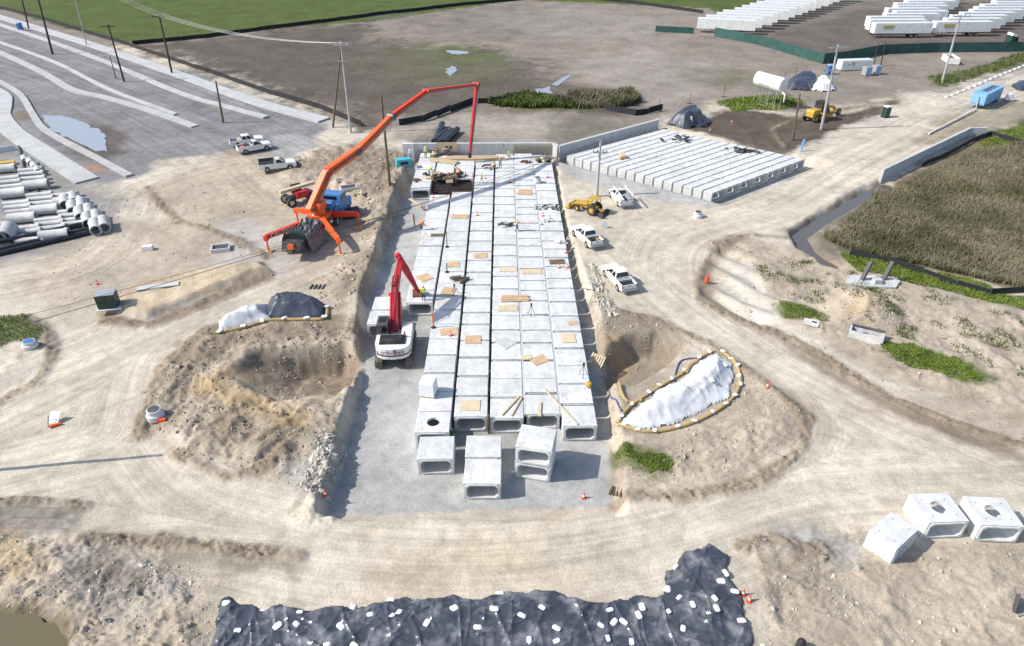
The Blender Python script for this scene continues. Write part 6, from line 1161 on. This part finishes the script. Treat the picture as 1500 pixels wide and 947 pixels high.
# ------------------------------------------------------------------ people
def figure(pose):
    """one continuous skinned body; joints in metres, facing +Y"""
    J = {}
    if pose == 'stand': J = dict(pel=(0, 0, .95), spn=(0, 0, 1.15), chs=(0, .0, 1.38), nck=(0, 0, 1.52), hd=(0, .03, 1.66), top=(0, .02, 1.76), sl=(-.2, 0, 1.42), el=(-.27, -.02, 1.15), wl=(-.25, .14, .95), sr=(.2, 0, 1.42), er=(.27, .0, 1.15), wr=(.2, .2, 1.02), hl=(-.1, 0, .92), kl=(-.11, .03, .5), al=(-.12, 0, .09), tl=(-.13, .16, .05), hr=(.1, 0, .92), kr=(.12, .03, .5), ar=(.14, -.02, .09), tr=(.15, .14, .05))
    elif pose == 'walk': J = dict(pel=(0, 0, .93), spn=(0, .02, 1.13), chs=(0, .06, 1.36), nck=(0, .08, 1.5), hd=(0, .12, 1.63), top=(0, .13, 1.73), sl=(-.2, .06, 1.4), el=(-.28, -.1, 1.15), wl=(-.26, .05, .95), sr=(.2, .06, 1.4), er=(.27, .2, 1.17), wr=(.22, .4, 1.05), hl=(-.1, 0, .9), kl=(-.11, .2, .52), al=(-.12, .26, .1), tl=(-.12, .42, .06), hr=(.1, 0, .9), kr=(.11, -.02, .48), ar=(.12, -.32, .14), tr=(.12, -.2, .05))
    else: J = dict(pel=(0, -.15, .82), spn=(0, .02, .98), chs=(0, .24, 1.08), nck=(0, .36, 1.13), hd=(0, .46, 1.16), top=(0, .55, 1.18), sl=(-.2, .28, 1.06), el=(-.26, .38, .8), wl=(-.2, .5, .58), sr=(.2, .28, 1.06), er=(.26, .36, .8), wr=(.2, .52, .6), hl=(-.1, -.15, .8), kl=(-.14, .08, .46), al=(-.14, -.08, .09), tl=(-.14, .08, .05), hr=(.1, -.15, .8), kr=(.14, .1, .46), ar=(.14, -.05, .09), tr=(.14, .12, .05))
    rad = dict(pel=.155, spn=.14, chs=.165, nck=.06, hd=.1, top=.075, sl=.075, el=.052, wl=.036, sr=.075, er=.052, wr=.036, hl=.1, kl=.068, al=.05, tl=.04, hr=.1, kr=.068, ar=.05, tr=.04)
    E = [('pel', 'spn'), ('spn', 'chs'), ('chs', 'nck'), ('nck', 'hd'), ('hd', 'top'), ('chs', 'sl'), ('sl', 'el'), ('el', 'wl'), ('chs', 'sr'), ('sr', 'er'), ('er', 'wr'), ('pel', 'hl'), ('hl', 'kl'), ('kl', 'al'), ('al', 'tl'), ('pel', 'hr'), ('hr', 'kr'), ('kr', 'ar'), ('ar', 'tr')]
    for s in 'lr':                       # palm and five fingers
        w = Vector(J['w' + s]); d = (w - Vector(J['e' + s])).normalized(); sd = Vector((1 if s == 'r' else -1, 0, 0)); J['p' + s] = tuple(w + d * .07); rad['p' + s] = .03; E.append(('w' + s, 'p' + s))
        for k in range(5):
            f = 'f%s%d' % (s, k); L = (.05, .085, .095, .088, .07)[k]; J[f] = tuple(w + d * (.07 + L if k else .06) + Vector((0, 1, 0)) * (.05 if k == 0 else (.027 - .018 * (k - 1))) - sd * .01); rad[f] = .009; E.append(('p' + s, f))
    keys = list(J); me = bpy.data.meshes.new('body'); me.from_pydata([J[k] for k in keys], [(keys.index(a), keys.index(b)) for a, b in E], []); o = bpy.data.objects.new('body', me); C.objects.link(o)
    md = o.modifiers.new('s', 'SKIN'); md.use_smooth_shade = True
    for i, k in enumerate(keys): me.skin_vertices[0].data[i].radius = (rad[k], rad[k] * (.8 if k in ('chs', 'spn', 'pel') else 1)); me.skin_vertices[0].data[i].use_root = (k == 'pel')
    o.modifiers.new('u', 'SUBSURF').levels = 1
    dg = bpy.context.evaluated_depsgraph_get(); out = bpy.data.meshes.new_from_object(o.evaluated_get(dg)); bpy.data.objects.remove(o)
    return out, J
FIG = {k: figure(k) for k in ('stand', 'walk', 'bend')}
def person(label, p, rz, pose, vest, trousers='jeans', hat='helmet'):
    o = thing('person', label, 'person', p, rz); o.scale = (0.82, 0.82, 0.82); me, J = FIG[pose]; me = me.copy(); me.materials.clear()
    for m_ in (trousers, vest, 'skin', 'dark_cloth'): me.materials.append(M[m_])
    nk = Vector(J['nck']); pel = Vector(J['pel'])
    for f in me.polygons:
        c = f.center; dn = (c - Vector(J['hd'])).length; wr = min((c - Vector(J['w' + s])).length for s in 'lr')
        f.material_index = 2 if dn < .17 or wr < .15 else (3 if c.z < .13 else (1 if (c - pel).dot(nk - pel) > .0 and c.z > pel.z - (.02 if pose != 'bend' else .25) and ((c - pel).length > .12 or c.z > pel.z) and (pose != 'bend' or c.y > pel.y + .06 or c.z > pel.z) else 0))
    b = bpy.data.objects.new('body', me); C.objects.link(b); b.parent = o; h = Vector(J['top']); d = (h - Vector(J['hd'])).normalized(); m = MB(); m.lathe([(.155, -.02), (.14, 0), (.135, .05), (.1, .11), (.04, .135)], 12); ht = m.build('hard_hat', hat, o); ht.location = h - d * .06; ht.rotation_euler = Vector((0, 0, 1)).rotation_difference(d).to_euler()
    if vest in ('lime', 'hiorange'):
        m = MB(); cc = (Vector(J['spn']) + Vector(J['chs'])) / 2; m.tube([cc - (nk - pel).normalized() * .04, cc + (nk - pel).normalized() * .03], .172, 14); m.v = [((x - cc.x) * 1.05 + cc.x, (y - cc.y) * .86 + cc.y, z) for x, y, z in m.v]; m.build('reflective_band', 'grey_cloth', o)
D_ = lambda u, v: P(u, v, DECK + .012)
person('worker in lime vest and jeans standing beside the excavator bucket', D_(621, 440), R(160), 'stand', 'lime'); person('worker in orange shirt standing on the gravel left of the deck', P(607, 331, ZB), R(-70), 'stand', 'hiorange', 'dark_cloth'); person('worker in orange vest bending at the deck edge with a tool', D_(617, 337), R(-80), 'bend', 'hiorange', 'dark_cloth')
person('worker in pale shirt standing on the far middle deck', D_(733, 247), R(20), 'stand', 'grey_cloth'); person('worker in lime vest walking beside the rebar pit', D_(705, 269), R(-100), 'walk', 'lime', 'grey_cloth'); person('worker in orange bending over forms at the rebar pit', D_(673, 258), R(60), 'bend', 'hiorange', 'brown_wood')
person('worker in lime vest bending over lumber at the rebar pit', D_(629, 257), R(-60), 'bend', 'lime'); person('worker in lime shirt standing against the headwall', D_(624, 232), R(180), 'stand', 'lime', 'dark_cloth'); person('worker in pale shirt beside the teal compressor', PG(601, 236), R(-30), 'stand', 'grey_cloth', 'brown_wood'); person('worker in lime vest between compressor and headwall pier', PG(606, 237), R(40), 'stand', 'lime', 'dark_cloth')
person('worker in tan vest striding across the middle of the deck', D_(757, 339), R(-60), 'walk', 'wood'); person('worker in lime vest crouching under the headwall forms', D_(746, 232), R(170), 'bend', 'lime'); person('worker in white clothes standing before the far dark tarp heap', PG(1011, 186), R(150), 'stand', 'grey_cloth', 'grey_cloth'); person('worker in grey with red hat left of the excavator boom', P(572, 452, ZB), R(-30), 'stand', 'grey_cloth', 'dark_cloth', 'cone')
# ------------------------------------------------------------------ vegetation
def leafmat(name, c1, c2, sc=0.25):
    m = bpy.data.materials.new(name); m.use_nodes = True; N = m.node_tree.nodes; Lk = m.node_tree.links; b = N['Principled BSDF']; b.inputs['Roughness'].default_value = 0.8; b.inputs['Specular IOR Level'].default_value = 0.2
    g = N.new('ShaderNodeNewGeometry'); n = N.new('ShaderNodeTexNoise'); n.inputs['Scale'].default_value = sc; n.inputs['Detail'].default_value = 7; Lk.new(g.outputs['Position'], n.inputs['Vector'])
    mr = N.new('ShaderNodeMapRange'); mr.inputs[1].default_value = 0.38; mr.inputs[2].default_value = 0.62; Lk.new(n.outputs[0], mr.inputs[0])
    ad = N.new('ShaderNodeMath'); ad.operation = 'ADD'; r = N.new('ShaderNodeMath'); r.operation = 'MULTIPLY_ADD'; r.inputs[1].default_value = 0.7; r.inputs[2].default_value = -0.35; Lk.new(g.outputs['Random Per Island'], r.inputs[0]); Lk.new(mr.outputs[0], ad.inputs[0]); Lk.new(r.outputs[0], ad.inputs[1]); ad.use_clamp = True
    mx = N.new('ShaderNodeMix'); mx.data_type = 'RGBA'; Lk.new(ad.outputs[0], mx.inputs[0]); mx.inputs[6].default_value = (*c1, 1); mx.inputs[7].default_value = (*c2, 1); Lk.new(mx.outputs[2], b.inputs['Base Color']); M[name] = m
leafmat('reed_leaf', (0.095, 0.10, 0.045), (0.26, 0.225, 0.15), 0.12); leafmat('grass_leaf', (0.11, 0.165, 0.022), (0.20, 0.25, 0.05), 0.8); leafmat('weed_leaf', (0.045, 0.09, 0.015), (0.14, 0.15, 0.05), 0.8); leafmat('field_leaf', (0.060, 0.085, 0.020), (0.115, 0.135, 0.04), 0.04)
def blades(name, px, n, h, w, m, label, cat, lean=0.5, clump=0.0, rag=1.0, seed=5, dens=None):
    poly = wpoly(px); a = np.array(poly); rg = np.random.default_rng(seed); X = rg.uniform(a[:, 0].min(), a[:, 0].max(), n * 4); Y = rg.uniform(a[:, 1].min(), a[:, 1].max(), n * 4)
    d = sdist(poly, X, Y) + rag * fbm(X, Y, 0.5, 3, seed); k = (d > 0) & (vn(X * 0.9, Y * 0.9, seed) * clump < rg.uniform(0, 1, X.size)); X, Y = X[k][:n], Y[k][:n]; n = X.size
    z = H(X, Y); hh = h * rg.uniform(0.5, 1.2, n) * (0.65 + 0.7 * vn(X * 0.35, Y * 0.35, seed + 3)); th = rg.uniform(0, 2 * np.pi, n); ln = rg.normal(0, lean, (n, 2)) * hh[:, None] + (fbm(X, Y, 0.2, 2, seed)[:, None] * np.array([[1, .4]]) * hh[:, None] * 0.2)
    ww = w * rg.uniform(0.6, 1.3, n); dx, dy = np.cos(th) * ww / 2, np.sin(th) * ww / 2
    c0 = np.array([X.mean(), Y.mean()]); X = X - c0[0]; Y = Y - c0[1]
    V = np.stack([np.stack([X - dx, Y - dy, z - .03], 1), np.stack([X + dx, Y + dy, z - .03], 1), np.stack([X + ln[:, 0] * .4 + dx * .7, Y + ln[:, 1] * .4 + dy * .7, z + hh * .6], 1), np.stack([X + ln[:, 0] * .4 - dx * .7, Y + ln[:, 1] * .4 - dy * .7, z + hh * .6], 1), np.stack([X + ln[:, 0], Y + ln[:, 1], z + hh * np.clip(1 - np.hypot(ln[:, 0], ln[:, 1]) * .3, .5, 1)], 1)], 1).reshape(-1, 3)
    i = np.arange(n) * 5; me = bpy.data.meshes.new(name); q = np.stack([i, i + 1, i + 2, i + 3], 1); t = np.stack([i + 3, i + 2, i + 4], 1); me.vertices.add(len(V)); me.vertices.foreach_set('co', V.astype(np.float32).ravel())
    lv = np.concatenate([q.ravel(), t.ravel()]).astype(np.int32); me.loops.add(lv.size); me.loops.foreach_set('vertex_index', lv); me.polygons.add(2 * n); me.polygons.foreach_set('loop_start', np.concatenate([np.arange(n) * 4, 4 * n + np.arange(n) * 3]).astype(np.int32)); me.update(calc_edges=True); me.materials.append(M[m])
    o = bpy.data.objects.new(name, me); C.objects.link(o); o.location = (c0[0], c0[1], 0); o['label'] = label; o['category'] = cat; return stuff(o)
MARSH_PX = [(1210, 350), (1240, 320), (1275, 292), (1300, 280), (1345, 256), (1420, 225), (1445, 222), (1620, 190), (1640, 480), (1500, 425), (1380, 395), (1255, 370)]
blades('reeds', MARSH_PX, 130000, 0.8, 0.07, 'reed_leaf', 'dense dry brown-green reeds filling the marsh beside the retaining wall', 'reeds', 0.45, rag=0.8)
blades('grass', [(1235, 372), (1300, 380), (1400, 408), (1520, 442), (1520, 462), (1400, 430), (1250, 394)], 9000, 0.22, 0.06, 'grass_leaf', 'bright green grass strip along the foot of the reeds', 'grass', 0.4, 0.5)
blades('grass', [(1430, 215), (1470, 190), (1620, 170), (1620, 240), (1500, 228)], 9000, 0.2, 0.08, 'grass_leaf', 'green grass at the bend of the silt fence beyond the wall', 'grass', 0.4)
blades('grass', [(1290, 510), (1330, 505), (1400, 530), (1455, 555), (1440, 568), (1380, 555), (1310, 530)], 9000, 0.15, 0.04, 'grass_leaf', 'bright green grass strip beside the long vault box', 'grass', 0.5, 0.5, 0.8, 9)
blades('grass', [(1140, 445), (1180, 448), (1215, 466), (1180, 472), (1150, 465)], 3000, 0.14, 0.04, 'grass_leaf', 'small green grass patch beside the flat vault lid', 'grass', 0.5, 0.4, 0.7, 10)
blades('grass', [(898, 648), (925, 655), (985, 680), (955, 700), (925, 682), (900, 662)], 2600, 0.16, 0.04, 'grass_leaf', 'small green weed patch beside the side trench', 'grass', 0.5, 0.6, 0.7, 11)
blades('grass', [(-40, 470), (30, 463), (70, 490), (62, 512), (20, 505), (-30, 525)], 4000, 0.16, 0.04, 'grass_leaf', 'green grass on the knoll round the white riser', 'grass', 0.5, 0.6, 0.8, 12)
blades('weeds', [(1090, 370), (1200, 385), (1300, 400), (1500, 470), (1500, 560), (1330, 500), (1200, 450), (1130, 430)], 9000, 0.3, 0.06, 'weed_leaf', 'sparse green weeds dotted over the ridged dirt verge', 'weeds', 0.5, 1.9, 0.5, 13)
blades('reeds', [(815, 152), (850, 140), (930, 134), (935, 152), (900, 160), (850, 160)], 6000, 1.3, 0.16, 'reed_leaf', 'tall brown reeds standing by the far silt fence', 'reeds', 0.2, 0.2, 1, 14); blades('reeds', [(715, 152), (760, 138), (830, 146), (850, 158), (760, 160)], 5000, 1.0, 0.2, 'weed_leaf', 'green rushes at the bend of the far drain', 'reeds', 0.3, 0.4, 1, 15)
blades('grass', [(1350, 112), (1420, 103), (1500, 75), (1520, 85), (1440, 112), (1380, 128)], 3500, 0.5, 0.12, 'weed_leaf', 'weedy green verge round the foot of the leaning pole', 'grass', 0.5, 0.6, 1, 17); blades('grass', [(1050, 152), (1080, 143), (1150, 140), (1180, 152), (1150, 162), (1080, 163)], 3000, 0.35, 0.12, 'grass_leaf', 'green grass under the tank on legs', 'grass', 0.5, 0.7, 1, 18)
# clods and stones too many to count
def clods(name, px, n, s0, label, m, seed):
    poly = wpoly(px); a = np.array(poly); rg = np.random.default_rng(seed); X = rg.uniform(a[:, 0].min(), a[:, 0].max(), n * 3); Y = rg.uniform(a[:, 1].min(), a[:, 1].max(), n * 3); k = (sdist(poly, X, Y) > 0) & (vn(X * .8, Y * .8, seed) > rg.uniform(.2, .9, X.size)); X, Y = X[k][:n], Y[k][:n]; z = H(X, Y)
    base = np.array([(1, 0, 0), (-1, 0, 0), (0, 1, 0), (0, -1, 0), (0, 0, 1), (0, 0, -1)], float); fs = np.array([(0, 2, 4), (2, 1, 4), (1, 3, 4), (3, 0, 4), (2, 0, 5), (1, 2, 5), (3, 1, 5), (0, 3, 5)]); n = X.size
    sz = s0 * rg.lognormal(0, .5, n); V = base[None] * (sz[:, None, None] * rg.uniform(.6, 1.3, (n, 6, 1))) * np.array([1, 1, .7]); V += rg.normal(0, .15, (n, 6, 3)) * sz[:, None, None]; V += np.stack([X, Y, z + sz * .05], 1)[:, None]
    Fc = (fs[None] + (np.arange(n) * 6)[:, None, None]).reshape(-1, 3); me = bpy.data.meshes.new(name); me.from_pydata(V.reshape(-1, 3).tolist(), [], Fc.tolist()); me.materials.append(M[m]); o = bpy.data.objects.new(name, me); C.objects.link(o); o['label'] = label; o['category'] = 'clods'; stuff(o)
M['clod'] = mat('clod_earth', (0.37, 0.305, 0.23), 0.95, var=0.3, scale=0.7); M['gclod'] = mat('pale_clod', (0.45, 0.41, 0.35), 0.95, var=0.25, scale=0.7)
for i, (px, n, s, l, mm) in enumerate([([(215, 610), (240, 540), (300, 485), (400, 472), (530, 470), (500, 600), (480, 680), (440, 715), (260, 665)], 3500, 0.05, 'loose earth clods over the left excavation mound', 'clod'), ([(-60, 790), (120, 790), (230, 790), (330, 860), (330, 960), (-100, 960)], 1800, 0.035, 'loose earth clods over the rough corner by the pond', 'gclod'),
    ([(860, 400), (905, 450), (1010, 500), (1180, 600), (1120, 700), (905, 715), (890, 560)], 2500, 0.05, 'loose earth clods round the right excavation', 'clod'), ([(420, 230), (600, 228), (545, 420), (480, 465), (460, 420), (540, 330)], 2500, 0.08, 'loose earth clods on the bank behind the pump truck', 'clod'), ([(1030, 350), (1180, 360), (1500, 470), (1500, 650), (1300, 570), (1030, 450)], 2200, 0.05, 'loose clods over the ridged dirt verge', 'clod'),
    ([(1100, 790), (1330, 780), (1520, 800), (1520, 960), (1110, 960)], 1500, 0.035, 'small clods on the tan dirt beside the black sheeting', 'gclod'), ([(205, 260), (420, 240), (480, 380), (300, 440), (60, 460), (60, 400)], 1500, 0.05, 'loose clods over the dirt round the open vault', 'clod'), ([(505, 640), (480, 735), (440, 720), (470, 640)], 500, 0.10, 'broken grey lumps along the left bank', 'gclod'), ([(1225, 440), (1265, 425), (1308, 440), (1312, 478), (1260, 482), (1225, 466)], 700, 0.05, 'stones on the sandy heap', 'gclod'), ([(850, 380), (868, 440), (890, 470), (905, 460), (870, 390)], 700, 0.13, 'broken lumps along the trench edge', 'gclod')]): clods('earth_clods', px, n, s, l, mm, 60 + i)
